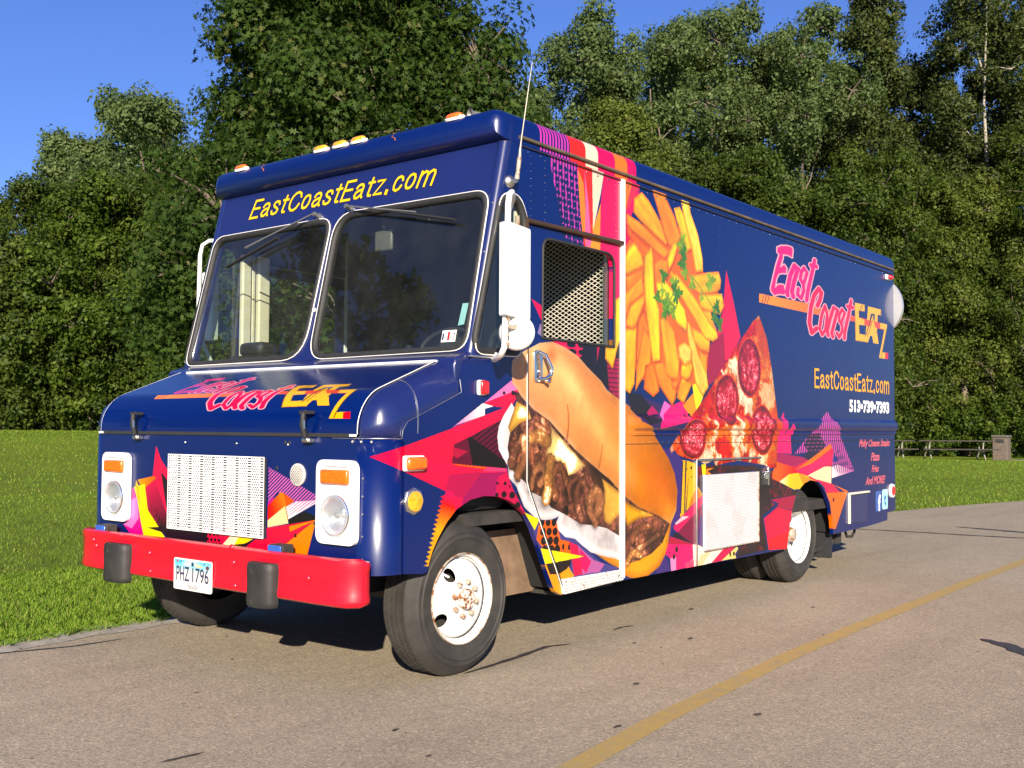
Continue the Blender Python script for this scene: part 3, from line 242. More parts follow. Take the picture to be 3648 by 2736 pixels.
LOGO_ART=[["g",16359520,16403000,[3.486,2.132],[5.893,2.214],[[3.238,2.21],[4.053,2.221],[5.195,2.207],[5.975,2.199],[5.953,2.14],[5.194,2.16],[4.112,2.144],[3.237,2.145]]],["p",5903928,[[3.318,2.21],[3.328,2.21],[3.288,2.143],[3.278,2.143]]],["p",5903928,[[3.363,2.214],[3.374,2.214],[3.334,2.147],[3.323,2.147]]],["p",5903928,[[3.409,2.219],[3.42,2.219],[3.38,2.152],[3.369,2.152]]],["sp",16168132,0.0231,[[3.558,2.593],[3.627,2.615],[3.739,2.63],[3.824,2.63],[3.839,2.614],[3.823,2.555],[3.752,2.563],[3.654,2.556],[3.654,2.529],[3.598,2.443],[3.681,2.477],[3.723,2.455],[3.708,2.415],[3.639,2.41],[3.577,2.397],[3.535,2.357],[3.507,2.278],[3.582,2.313],[3.665,2.319],[3.699,2.264],[3.678,2.247],[3.582,2.243],[3.5,2.223],[3.447,2.249],[3.44,2.271],[3.488,2.363],[3.536,2.456],[3.599,2.546],[3.558,2.558]]],["s",16168132,0.1122,[[3.873,2.495],[3.793,2.41],[3.732,2.279],[3.741,2.25]]],["s",16168132,0.1122,[[3.938,2.479],[3.864,2.371],[3.82,2.288],[3.845,2.246]]],["s",16168132,0.0957,[[3.873,2.498],[3.96,2.476]]],["s",16168132,0.0957,[[4.057,2.5],[4.0,2.453],[3.981,2.402],[4.04,2.366],[4.052,2.319],[4.001,2.25],[3.928,2.27],[3.943,2.319]]],["s",16168132,0.0924,[[4.057,2.5],[4.117,2.467],[4.055,2.38]]],["s",16168132,0.1056,[[4.272,2.588],[4.216,2.479],[4.13,2.321],[4.106,2.245]]],["s",16168132,0.1089,[[4.194,2.538],[4.306,2.541]]],["p",14826112,[[3.558,2.593],[3.627,2.615],[3.739,2.63],[3.824,2.63],[3.839,2.614],[3.823,2.555],[3.752,2.563],[3.654,2.556],[3.654,2.529],[3.598,2.443],[3.681,2.477],[3.723,2.455],[3.708,2.415],[3.639,2.41],[3.577,2.397],[3.535,2.357],[3.507,2.278],[3.582,2.313],[3.665,2.319],[3.699,2.264],[3.678,2.247],[3.582,2.243],[3.5,2.223],[3.447,2.249],[3.44,2.271],[3.488,2.363],[3.536,2.456],[3.599,2.546],[3.558,2.558]]],["s",14826112,0.0759,[[3.873,2.495],[3.793,2.41],[3.732,2.279],[3.741,2.25]]],["s",14826112,0.0759,[[3.938,2.479],[3.864,2.371],[3.82,2.288],[3.845,2.246]]],["s",14826112,0.0594,[[3.873,2.498],[3.96,2.476]]],["s",14826112,0.0594,[[4.057,2.5],[4.0,2.453],[3.981,2.402],[4.04,2.366],[4.052,2.319],[4.001,2.25],[3.928,2.27],[3.943,2.319]]],["s",14826112,0.0561,[[4.057,2.5],[4.117,2.467],[4.055,2.38]]],["s",14826112,0.0693,[[4.272,2.588],[4.216,2.479],[4.13,2.321],[4.106,2.245]]],["s",14826112,0.0726,[[4.194,2.538],[4.306,2.541]]],["s",16168132,0.1122,[[4.321,2.222],[4.381,2.278],[4.407,2.338],[4.355,2.364],[4.26,2.304],[4.189,2.198],[4.156,2.072],[4.201,1.992],[4.303,2.034]]],["s",16168132,0.0924,[[4.481,2.234],[4.415,2.156],[4.366,2.039],[4.417,1.991],[4.486,2.035],[4.529,2.166],[4.481,2.234]]],["s",16168132,0.1023,[[4.67,2.239],[4.585,2.132],[4.526,2.029],[4.547,1.995]]],["s",16168132,0.1023,[[4.754,2.224],[4.685,2.115],[4.62,2.02],[4.646,1.99]]],["s",16168132,0.0891,[[4.67,2.243],[4.763,2.222]]],["s",16168132,0.0924,[[4.857,2.24],[4.791,2.189],[4.79,2.137],[4.855,2.103],[4.854,2.05],[4.787,1.997],[4.734,2.028]]],["s",16168132,0.0891,[[4.857,2.24],[4.918,2.213],[4.841,2.128]]],["s",16168132,0.1023,[[5.071,2.337],[5.015,2.222],[4.92,2.062],[4.905,1.995]]],["s",16168132,0.1023,[[4.984,2.279],[5.105,2.28]]],["s",15214158,0.0759,[[4.321,2.222],[4.381,2.278],[4.407,2.338],[4.355,2.364],[4.26,2.304],[4.189,2.198],[4.156,2.072],[4.201,1.992],[4.303,2.034]]],["s",15214158,0.0561,[[4.481,2.234],[4.415,2.156],[4.366,2.039],[4.417,1.991],[4.486,2.035],[4.529,2.166],[4.481,2.234]]],["s",15214158,0.066,[[4.67,2.239],[4.585,2.132],[4.526,2.029],[4.547,1.995]]],["s",15214158,0.066,[[4.754,2.224],[4.685,2.115],[4.62,2.02],[4.646,1.99]]],["s",15214158,0.0528,[[4.67,2.243],[4.763,2.222]]],["s",15214158,0.0561,[[4.857,2.24],[4.791,2.189],[4.79,2.137],[4.855,2.103],[4.854,2.05],[4.787,1.997],[4.734,2.028]]],["s",15214158,0.0528,[[4.857,2.24],[4.918,2.213],[4.841,2.128]]],["s",15214158,0.066,[[5.071,2.337],[5.015,2.222],[4.92,2.062],[4.905,1.995]]],["s",15214158,0.066,[[4.984,2.279],[5.105,2.28]]],["p",9067024,[[5.146,2.323],[5.402,2.326],[5.401,2.268],[5.255,2.262],[5.261,2.199],[5.392,2.196],[5.398,2.142],[5.26,2.138],[5.267,2.057],[5.484,2.059],[5.482,1.994],[5.161,1.99]]],["p",16037912,[[5.161,2.329],[5.393,2.331],[5.392,2.272],[5.242,2.266],[5.25,2.202],[5.381,2.199],[5.389,2.145],[5.248,2.141],[5.256,2.06],[5.473,2.062],[5.471,2.0],[5.172,1.997]]],["p",16037912,[[5.594,2.266],[5.405,2.044],[5.471,2.0],[5.53,2.063],[5.579,2.063],[5.607,2.001],[5.746,2.001],[5.66,2.153]]],["p",16037912,[[5.479,2.326],[5.818,2.327],[5.823,2.272],[5.728,2.271],[5.708,2.101],[5.746,2.001],[5.676,2.001],[5.629,2.095],[5.653,2.271],[5.555,2.266],[5.455,2.109],[5.406,2.051],[5.457,2.22]]],["p",16037912,[[5.791,2.202],[5.98,2.2],[5.953,2.14],[5.835,1.931],[6.0,1.934],[5.998,1.874],[5.752,1.875],[5.902,2.149],[5.79,2.148]]],["p",15747664,[[5.917,1.93],[6.0,1.934],[5.998,1.874],[5.915,1.875]]],["p",16407096,[[5.39,2.2],[5.791,2.202],[5.79,2.148],[5.389,2.147]]],["p",16037912,[[5.593,2.231],[5.503,2.113],[5.689,2.113]]],["p",5915672,[[5.318,2.327],[5.331,2.328],[5.274,2.268],[5.261,2.267]]],["p",5915672,[[5.35,2.328],[5.363,2.329],[5.311,2.268],[5.298,2.267]]],["p",5915672,[[5.594,2.27],[5.608,2.271],[5.429,2.059],[5.415,2.058]]],["p",5915672,[[5.637,2.27],[5.651,2.271],[5.466,2.048],[5.453,2.047]]],["p",5915672,[[5.818,2.325],[5.833,2.326],[5.702,2.1],[5.688,2.099]]],["p",5915672,[[5.975,2.185],[5.99,2.186],[5.817,1.882],[5.803,1.881]]],["p",5915672,[[5.534,2.212],[5.548,2.213],[5.409,2.044],[5.396,2.043]]]]
FRONT_ART=[["p",1708582,[[1.69,0.952],[1.585,0.944],[1.566,0.657],[1.594,0.639],[1.796,0.642],[1.729,0.691]]],["g",13638736,5902384,[1.728,0.928],[1.614,0.698],[[1.825,0.914],[1.714,0.94],[1.595,0.672],[1.671,0.667],[1.799,0.714],[1.835,0.891]]],["d",1575960,[1.761,0.772],[1.625,0.724],[1.671,0.667],6,5,0.15,0.45],["p",15735888,[[1.732,1.103],[1.683,1.029],[1.619,0.976],[1.585,0.944],[1.578,0.89],[1.681,0.963],[1.611,0.725],[1.626,0.746],[1.717,0.895],[1.759,0.938]]],["p",14826096,[[1.619,0.973],[1.583,0.955],[1.578,0.89]]],["g",15755816,15769632,[1.757,0.916],[1.895,0.9],[[1.905,0.911],[1.757,0.936],[1.718,0.929],[1.834,0.869],[1.884,0.889]]],["p",15747738,[[1.954,0.864],[1.894,0.878],[1.846,0.656],[1.834,0.606],[1.976,0.614],[2.039,0.655],[1.979,0.687],[1.962,0.79]]],["p",15239888,[[1.962,0.796],[1.902,0.821],[1.888,0.698],[1.956,0.638],[2.039,0.655],[1.989,0.686]]],["p",16314400,[[1.939,0.87],[1.835,0.891],[1.8,0.748],[1.694,0.663],[1.796,0.653],[1.67,0.639],[1.621,0.605],[1.834,0.604],[1.867,0.682],[1.901,0.793]]],["p",15251480,[[1.921,0.91],[1.894,0.878],[1.865,0.767],[1.901,0.798],[1.926,0.876]]],["p",1380380,[[1.806,0.653],[1.594,0.658],[1.232,0.66],[1.213,0.602],[1.592,0.601],[1.65,0.635]]],["p",15219288,[[1.25,0.662],[1.045,0.668],[1.119,0.604],[1.257,0.601]]],["d",1575960,[1.258,0.651],[1.163,0.652],[1.239,0.605],4,3,0.25,0.45],["p",16446152,[[1.053,0.662],[0.858,0.663],[0.97,0.615],[1.132,0.603]]],["p",16308256,[[0.995,0.653],[0.858,0.663],[0.966,0.616],[1.027,0.613]]],["p",2102304,[[1.111,0.604],[0.946,0.627],[0.85,0.658],[0.945,0.606],[0.708,0.605],[1.111,0.599]]],["h",14186686,[0.764,1.011],[0.591,0.768],21,0.5,[[0.764,1.013],[0.595,0.957],[0.39,0.884],[0.389,0.865],[0.613,0.767],[0.684,0.895],[0.764,0.832]]],["g",16777215,16767212,[0.591,0.783],[0.49,0.865],[[0.613,0.767],[0.63,0.829],[0.563,0.854],[0.386,0.87],[0.389,0.863]]],["h",8018584,[0.638,0.853],[0.591,0.768],8,0.3,[[0.613,0.777],[0.63,0.829],[0.563,0.854],[0.386,0.87]]],["p",13650584,[[0.764,0.842],[0.714,0.874],[0.744,0.828],[0.763,0.813]]],["g",15747144,16288320,[0.744,0.823],[0.646,0.882],[[0.767,0.822],[0.669,0.896],[0.563,0.854],[0.63,0.824],[0.609,0.767],[0.766,0.753]]],["p",4868256,[[0.563,0.854],[0.593,0.87],[0.626,0.829]]],["p",15228988,[[0.654,0.894],[0.567,0.857],[0.626,0.829]]],["p",16047280,[[0.766,0.753],[0.637,0.829],[0.609,0.748],[0.765,0.719]]],["p",1314840,[[0.609,0.767],[0.489,0.813],[0.416,0.793],[0.412,0.776],[0.605,0.743]]],["p",16003148,[[0.773,0.716],[0.605,0.743],[0.409,0.777],[0.422,0.745],[0.443,0.682],[0.47,0.602],[0.678,0.602],[0.945,0.604],[0.85,0.658],[0.768,0.664]]],["p",16157244,[[0.409,0.777],[0.473,0.602],[0.693,0.606],[0.589,0.686],[0.605,0.734]]],["p",15876186,[[0.423,0.771],[0.694,0.674],[0.763,0.625],[0.633,0.645]]],["e",3805208,[0.557,0.694],0.0095,0.0095],["h",11540544,[0.945,0.606],[0.848,0.599],14,0.35,[[0.945,0.605],[0.826,0.65],[0.708,0.605]]]]
# ------------------------------------------------------------------ printed wrap
NAVY = 0x1c2a68
side_c = Canvas(-.70, 6.20, .28, 3.06, .0026, NAVY)
n_top = 2.735
side_c.draw([o for o in SIDE_ART[:13]])
w = side_c.win([(-.7, n_top), (6.2, 3.06)]); side_c.put(w[0], np.ones(w[1].shape), rgb(NAVY))
for a, b, c in ((.627, .901, 0), (.901, 1.053, 0xf65a55), (1.053, 1.179, 0xf8e0cc), (1.179, 1.355, 0xec2c62), (1.355, 1.491, 0xf98a58), (1.491, 1.585, 0xe03868)):
    w = side_c.win([(a, n_top-.004), (b, 3.06)])
    if c: side_c.put(w[0], np.ones(w[1].shape), rgb(c))
    else: side_c.put(w[0], ((w[1]-a)/(b-a)*10 % 1) < .55, rgb(0xcf5cb4))
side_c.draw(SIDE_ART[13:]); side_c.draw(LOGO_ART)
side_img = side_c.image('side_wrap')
front_c = Canvas(0, 2.42, .5, 1.2, .002, NAVY); front_c.draw(FRONT_ART); front_img = front_c.image('front_wrap')
hood_c = Canvas(0, 2.42, -.84, .02, .002, NAVY)
def on_hood(p):   # the same lettering laid on the hood lid: (x, z) on the side becomes (y, x)
    return (-.591*p[0]+.2089*p[1]+3.3405, .0061*p[0]+.6443*p[1]-1.9655)
def hood_op(o):
    o = list(o)
    if o[0] == 'g': o[3] = on_hood(o[3]); o[4] = on_hood(o[4])
    o[-1] = [on_hood(p) for p in o[-1]]
    if o[0] in ('s', 'sp'):
        o[2] = o[2]*.60; o[0] = 'p' if o[0] == 'sp' else 's'
        if o[0] == 'p': o = ['p', o[1], o[-1]]
    return o
hood_c.draw([hood_op(o) for o in LOGO_ART]); hood_img = hood_c.image('hood_wrap')

PK = .72          # print reflects a little less than it shows in full sun
def wrap_mat(name, img, coat=.35, ro=.32):
    t = NT(name); tx = t.n('ShaderNodeTexImage', image=img, extension='EXTEND'); co = t.n('ShaderNodeTexCoord'); t.l(co.outputs['UV'], tx.inputs[0])
    oc = t.coord(); dirt = t.ramp(t.noise(oc, 3.5, 5), [(.35, (PK,)*3), (.75, (PK*.9, PK*.9, PK*.88))])
    fine = t.ramp(t.noise(oc, 260, 2), [(.72, (1, 1, 1)), (.80, (1.35, 1.3, 1.25))])
    c = t.mix(1, tx.outputs[0], dirt, 'MULTIPLY'); c = t.mix(1, c, fine, 'MULTIPLY'); c = t.mix(1, c, (1.02, .97, .92), 'MULTIPLY')
    hs = t.n('ShaderNodeHueSaturation'); hs.inputs['Saturation'].default_value = 1.12; t.l(c, hs.inputs['Color'])
    t.l(hs.outputs[0], t.b.inputs['Base Color']); t.b.inputs['Roughness'].default_value = ro
    t.b.inputs['Coat Weight'].default_value = coat; t.b.inputs['Coat Roughness'].default_value = .10
    t.bump(t.noise(oc, 2.0, 3), .22, .02)
    return t.m
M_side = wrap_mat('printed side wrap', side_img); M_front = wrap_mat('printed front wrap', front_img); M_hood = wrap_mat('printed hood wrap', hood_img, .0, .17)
def paint_mat():
    t = NT('navy paint'); oc = t.coord(); c = lin(NAVY)
    base = t.ramp(t.noise(oc, 2.5, 5), [(.3, tuple(x*PK*1.05 for x in c)), (.75, tuple(x*PK*.85 for x in c))])
    base = t.mix(t.ramp(t.noise(oc, 300, 1), [(.78, (0, 0, 0)), (.84, (.35, .35, .35))]), base, (.5, .5, .55))
    base = t.mix(1, base, (1.0, .92, .95), 'MULTIPLY')
    t.l(base, t.b.inputs['Base Color']); t.b.inputs['Roughness'].default_value = .30; t.b.inputs['Coat Weight'].default_value = .5; t.b.inputs['Coat Roughness'].default_value = .07
    t.bump(t.noise(oc, 1.8, 2), .15, .02); return t.m
M_navy = paint_mat()
M_red = mat('red bumper paint', 0xc60a26, .35, coat=.3, var=.08, vs=5)
M_black = mat('black rubber', (.018, .018, .019), .65, var=.3, vs=30, bump=.2)
M_guard = mat('bumper guard rubber', (.020, .019, .018), .6, var=.4, vs=9, bump=.3)
M_dark = mat('dark interior trim', (.02, .02, .022), .7)
M_gloom = mat('grimy chassis steel', (.025, .022, .02), .8, var=.4)
M_chrome = mat('chrome', (.75, .75, .76), .12, 1, var=.05)
M_alu = mat('brushed aluminium', (.62, .60, .56), .38, 1, var=.15, vs=20)
M_amber = mat('amber lens', (.80, .13, .006), .18, coat=.6, var=.25, vs=60, bump=.3)
M_orange = mat('yellow amber lens', (.85, .34, .015), .2, coat=.6, var=.3, vs=60, bump=.4)
M_redlens = mat('red lens', (.60, .01, .015), .2, coat=.6, var=.2, vs=60)
M_cream = mat('cream interior paint', (.62, .56, .44), .5, var=.1)
M_plate = mat('licence plate white', (.78, .78, .80), .35, var=.03)
M_ink = mat('dark blue print', (.02, .03, .08), .5)
M_yel = mat('yellow vinyl', lin(0xe0b80c), .4, var=.05)
M_yout = mat('brown vinyl edge', (.10, .02, .01), .5)
M_gold = mat('amber yellow vinyl', lin(0xd89a20), .4, var=.05)
M_whitev = mat('white vinyl', (.75, .75, .75), .4, var=.05)
M_pinkv = mat('pink vinyl', lin(0xc05a68), .4, var=.1)
M_fb = mat('blue vinyl', lin(0x3c5aa0), .4, var=.05); M_tw = mat('pale aqua vinyl', lin(0x9ed0d8), .4, var=.05)
M_blue = mat('blue lens', (.03, .10, .45), .12, coat=1)
def rusty(name, base, amount, scale=14):
    t = NT(name); oc = t.coord(); n = t.noise(oc, scale, 6, .7); n2 = t.noise(oc, scale*5, 3)
    f = t.ramp(n, [(1-amount-.03, (0, 0, 0)), (1-amount+.03, (1, 1, 1))]); rust = t.ramp(n2, [(.3, (.10, .035, .012)), (.7, (.30, .12, .04))])
    t.l(t.mix(f, base, rust), t.b.inputs['Base Color']); t.b.inputs['Roughness'].default_value = .45; return t.m
M_white = rusty('chipped white paint', (.78, .77, .74), .30); M_wheel = rusty('white wheel enamel', (.80, .79, .76), .33, 9)
M_rust = rusty('rusty steel', (.36, .31, .25), .45, 25); M_clean = mat('white bezel', (.80, .80, .79), .35, var=.04)
def tyre_mat():
    t = NT('tyre rubber'); oc = t.coord(); t.l(t.ramp(t.noise(oc, 7, 5), [(.3, (.016, .015, .014)), (.7, (.042, .038, .033))]), t.b.inputs['Base Color'])
    t.b.inputs['Roughness'].default_value = .75; t.bump(t.noise(oc, 90, 3), .25); return t.m
M_tyre = tyre_mat()
def glass_mat():
    t = NT('tinted glass'); t.t.nodes.remove(t.b); fr = t.n('ShaderNodeFresnel'); fr.inputs[0].default_value = 1.5; geo = t.n('ShaderNodeNewGeometry')
    g = t.n('ShaderNodeBsdfGlossy'); g.inputs['Roughness'].default_value = .015; tr = t.n('ShaderNodeBsdfTransparent'); tr.inputs[0].default_value = (.88, .92, .89, 1)
    k = t.math('MULTIPLY', t.math('MULTIPLY', fr.outputs[0], 1.9), t.math('SUBTRACT', 1.0, geo.outputs['Backfacing']))
    mx = t.n('ShaderNodeMixShader'); t.l(k, mx.inputs[0]); t.l(tr.outputs[0], mx.inputs[1]); t.l(g.outputs[0], mx.inputs[2]); df = t.n('ShaderNodeBsdfDiffuse'); df.inputs[0].default_value = (.45, .47, .46, 1); m2 = t.n('ShaderNodeMixShader'); t.l(t.ramp(t.noise(t.coord(), 3.5, 4), [(.3, (.004, .004, .004)), (.75, (.020, .020, .020))]), m2.inputs[0]); t.l(mx.outputs[0], m2.inputs[1]); t.l(df.outputs[0], m2.inputs[2]); t.l(m2.outputs[0], t.out.inputs[0]); return t.m
M_glass = glass_mat()
def lamp_glass():
    t = NT('lamp glass'); t.t.nodes.remove(t.b); g = t.n('ShaderNodeBsdfGlossy'); g.inputs['Roughness'].default_value = .05; tr = t.n('ShaderNodeBsdfTransparent'); tr.inputs[0].default_value = (.93, .94, .95, 1)
    w = t.n('ShaderNodeTexWave'); w.inputs['Scale'].default_value = 22; t.l(t.coord(), w.inputs['Vector']); x = t.n('ShaderNodeBump'); x.inputs['Strength'].default_value = .6; x.inputs['Distance'].default_value = .004; t.l(w.outputs['Fac'], x.inputs['Height']); t.l(x.outputs[0], g.inputs['Normal'])
    mx = t.n('ShaderNodeMixShader'); mx.inputs[0].default_value = .22; t.l(tr.outputs[0], mx.inputs[1]); t.l(g.outputs[0], mx.inputs[2]); t.l(mx.outputs[0], t.out.inputs[0]); return t.m
M_lampglass = lamp_glass()

# ------------------------------------------------------------------ mesh builder
class MB:
    def __init__(s): s.v = []; s.f = []
    def add(s, v, f): k = len(s.v); s.v += [tuple(map(float, p)) for p in v]; s.f += [tuple(i+k for i in q) for q in f]
    def box(s, x0, x1, y0, y1, z0, z1):
        s.add([(x, y, z) for x in (x0, x1) for y in (y0, y1) for z in (z0, z1)], [(0, 1, 3, 2), (4, 6, 7, 5), (0, 4, 5, 1), (2, 3, 7, 6), (0, 2, 6, 4), (1, 5, 7, 3)]); return s
    def beam(s, a, b, w, h, up=(0, 0, 1)):
        a, b = Vector(a), Vector(b); d = (b-a).normalized(); x = d.cross(Vector(up)).normalized()*w/2; y = d.cross(x).normalized()*h/2
        s.add([p+i*x+j*y for p in (a, b) for i, j in ((-1, -1), (1, -1), (1, 1), (-1, 1))], [(0, 3, 2, 1), (4, 5, 6, 7), (0, 1, 5, 4), (1, 2, 6, 5), (2, 3, 7, 6), (3, 0, 4, 7)]); return s
    def tube(s, pts, r, n=8, closed=False):
        pts = [Vector(p) for p in pts]; m = len(pts); rs = r if isinstance(r, (list, tuple)) else [r]*m; V = []; up = None
        for i, p in enumerate(pts):
            a = pts[(i-1) % m] if (i or closed) else p; b = pts[(i+1) % m] if (i < m-1 or closed) else p
            d = (b-a).normalized()
            if up is None: up = d.orthogonal().normalized()
            x = (up-up.dot(d)*d); x = x.normalized() if x.length > 1e-6 else d.orthogonal().normalized(); up = x; y = d.cross(x)
            V += [p+rs[i]*(x*math.cos(t)+y*math.sin(t)) for t in (2*math.pi*k/n for k in range(n))]
        F = [(i*n+k, i*n+(k+1) % n, ((i+1) % m)*n+(k+1) % n, ((i+1) % m)*n+k) for i in range(m if closed else m-1) for k in range(n)]
        if not closed: F += [tuple(range(n))[::-1], tuple(range((m-1)*n, m*n))]
        s.add(V, F); return s
    def lathe(s, prof, c, axis, n=32, cap=False):
        c = Vector(c); d = Vector(axis).normalized(); x = d.orthogonal().normalized()
        if abs(d.z) < .1: x = Vector((0, 0, 1))
        y = d.cross(x)
        V = [c+d*h+r*(x*math.cos(t)+y*math.sin(t)) for r, h in prof for t in (2*math.pi*k/n for k in range(n))]; m = len(prof)
        F = [(i*n+k, i*n+(k+1) % n, (i+1)*n+(k+1) % n, (i+1)*n+k) for i in range(m-1) for k in range(n)]
        if cap: F += [tuple(range(n))[::-1], tuple(range((m-1)*n, m*n))]
        s.add(V, F); return s
    def plate(s, out, holes, t, fn):
        loops = [list(out)]+[list(h) for h in holes]; tri = tessellate_polygon([[Vector((*p, 0)) for p in L] for L in loops])
        flat = [p for L in loops for p in L]; n = len(flat); V = [fn(p[0], p[1], 0) for p in flat]+[fn(p[0], p[1], t) for p in flat]
        F = [tuple(q) for q in tri]+[tuple(i+n for i in q[::-1]) for q in tri]; k = 0
        for L in loops:
            for i in range(len(L)): F.append((k+i, k+(i+1) % len(L), k+(i+1) % len(L)+n, k+i+n))
            k += len(L)
        s.add(V, F); return s
    def build(s, name, m, parent=None, smooth=35, bevel=0, uvf=None, fix=True):
        me = bpy.data.meshes.new(name); me.from_pydata(s.v, [], s.f); me.validate()
        if fix:
            b = bmesh.new(); b.from_mesh(me); bmesh.ops.recalc_face_normals(b, faces=b.faces); b.to_mesh(me); b.free()
        return link(name, me, m, parent, smooth, bevel, uvf)
def link(name, me, m, parent=None, smooth=35, bevel=0, uvf=None):
    me.materials.append(m)
    if smooth:
        me.polygons.foreach_set('use_smooth', [True]*len(me.polygons)); me.set_sharp_from_angle(angle=R(smooth))
    if uvf:
        ul = me.uv_layers.new(name='UVMap'); co = [v.co for v in me.vertices]
        for lp in me.loops: ul.data[lp.index].uv = uvf(co[lp.vertex_index])
    o = bpy.data.objects.new(name, me); COL.objects.link(o)
    if parent is not None: put_under(o, parent)
    if bevel:
        b = o.modifiers.new('soft edges', 'BEVEL'); b.width = bevel; b.segments = 2; b.limit_method = 'ANGLE'; b.angle_limit = R(40)
    return o
def put_under(o, parent):
    o.parent = parent
    if parent.type == 'EMPTY': o.matrix_parent_inverse = Matrix.Translation(-parent.location)
def thing(name, label, cat, loc, group=None):
    o = bpy.data.objects.new(name, None); o.empty_display_size = .2; o.location = loc; COL.objects.link(o)
    o['label'] = label; o['category'] = cat
    if group: o['group'] = group
    return o
def struct(o, kind='structure'): o['kind'] = kind; return o
def arc(cx, cz, r, a0, a1, n=5): return [(cx+r*math.cos(R(a0+(a1-a0)*i/n)), cz+r*math.sin(R(a0+(a1-a0)*i/n))) for i in range(n+1)]
def round_poly(pts, r, n=4):
    out = []; m = len(pts)
    for i in range(m):
        p0, p, p2 = Vector(pts[i-1]), Vector(pts[i]), Vector(pts[(i+1) % m]); a = (p0-p); b = (p2-p); rr = min(r[i] if isinstance(r, list) else r, a.length*.45, b.length*.45)
        a = p+a.normalized()*rr; b = p+b.normalized()*rr
        for k in range(n+1):
            t = k/n; out.append(tuple(a*(1-t)**2+p*2*t*(1-t)+b*t*t))
    return out
def lettering(body, name, fn, u0, v0, width, height, m, parent, shear=0, off=0., align='LEFT', bold=0.):
    """Vinyl letters: a flat outline font cut to a width and height and laid on a surface by fn(u, v)."""
    cu = bpy.data.curves.new(name, 'FONT'); cu.body = body; cu.shear = shear; cu.offset = bold; cu.resolution_u = 3
    tmp = bpy.data.objects.new('tmp', cu); COL.objects.link(tmp); dg = bpy.context.evaluated_depsgraph_get(); dg.update()
    me = bpy.data.meshes.new_from_object(tmp.evaluated_get(dg)); bpy.data.objects.remove(tmp)
    co = np.empty(len(me.vertices)*3); me.vertices.foreach_get('co', co); co = co.reshape(-1, 3); lo, hi = co.min(0), co.max(0)
    for v in me.vertices:
        u = (v.co.x-lo[0])/(hi[0]-lo[0])*width; w_ = (v.co.y-lo[1])/(hi[1]-lo[1])*height
        v.co = fn(u0+u, v0+w_, off)
    me.name = name
    return link(name, me, m, parent, smooth=0)

GLYPH = {'E': (.50, [[(.46, .97), (.04, .97), (.04, .03), (.48, .03)], [(.04, .53), (.43, .53)]]),
 'a': (.47, [[(.05, .53), (.09, .64), (.20, .70), (.31, .67), (.37, .56), (.37, .12), (.45, .03)], [(.37, .43), (.20, .39), (.07, .31), (.04, .17), (.10, .05), (.22, .03), (.37, .17)]]),
 's': (.42, [[(.37, .53), (.32, .66), (.20, .70), (.09, .66), (.05, .54), (.12, .43), (.28, .34), (.37, .23), (.34, .09), (.21, .03), (.08, .07), (.03, .20)]]),
 't': (.28, [[(.13, .90), (.13, .12), (.17, .04), (.27, .04)], [(.0, .69), (.27, .69)]]),
 'C': (.62, [[(.57, .70), (.50, .88), (.36, .97), (.22, .94), (.09, .80), (.04, .60), (.04, .40), (.09, .20), (.22, .06), (.36, .03), (.50, .13), (.58, .32)]]),
 'c': (.44, [[(.39, .50), (.34, .64), (.23, .70), (.11, .65), (.05, .50), (.04, .28), (.09, .11), (.21, .03), (.33, .09), (.40, .23)]]),
 'o': (.46, [[(.22, .70), (.11, .65), (.05, .50), (.04, .36), (.05, .22), (.11, .08), (.22, .03), (.33, .08), (.39, .22), (.40, .36), (.39, .50), (.33, .65), (.22, .70), (.20, .70)]]),
 'z': (.42, [[(.03, .69), (.36, .69), (.03, .04), (.39, .04)]]), '.': (.20, [[(.09, .0), (.09, .10)]]),
 'm': (.74, [[(.04, .0), (.04, .72)], [(.04, .50), (.12, .64), (.22, .70), (.32, .65), (.36, .52), (.36, .0)], [(.36, .50), (.44, .64), (.54, .70), (.64, .65), (.68, .52), (.68, .0)]])}
def stroke_text(body, name, fn, u0, v0, width, height, pen, m, parent, shear=0., lift=0.):
    """plain sans letters cut as flat strips; every strip lies a hair above the one before"""
    tot = sum(GLYPH[c][0] for c in body)+.13*(len(body)-1); k = width/(tot+shear*.97); mb = MB(); x = 0; q = 0
    for c in body:
        w_, paths = GLYPH[c]
        for P_ in paths:
            pw = pen*(1.5 if c == '.' else 1); pts = [Vector((u0+(x+a+shear*b)*k, v0+b*height)) for a, b in P_]; L = []; Rr = []
            for i, p in enumerate(pts):
                d0 = (p-pts[i-1]).normalized() if i else (pts[1]-p).normalized(); d1 = (pts[i+1]-p).normalized() if i < len(pts)-1 else d0
                t = (d0+d1).normalized(); nn = Vector((-t.y, t.x)); sc_ = min(1.6, 1/max(.5, nn.dot(Vector((-d0.y, d0.x)))))
                ex = -t*pw*.45 if i == 0 else (t*pw*.45 if i == len(pts)-1 else Vector((0, 0))); L.append(p+nn*pw/2*sc_+ex*(c != 'o')); Rr.append(p-nn*pw/2*sc_+ex*(c != 'o'))
            h = lift+.00012*(q % 3); q += 1; V = [fn(a.x, a.y, h) for a in L]+[fn(a.x, a.y, h) for a in Rr]; n = len(L)
            mb.add(V, [(i, i+1, n+i+1, n+i) for i in range(n-1)])
        x += w_+.13
    return mb.build(name, m, parent, 0, fix=False)
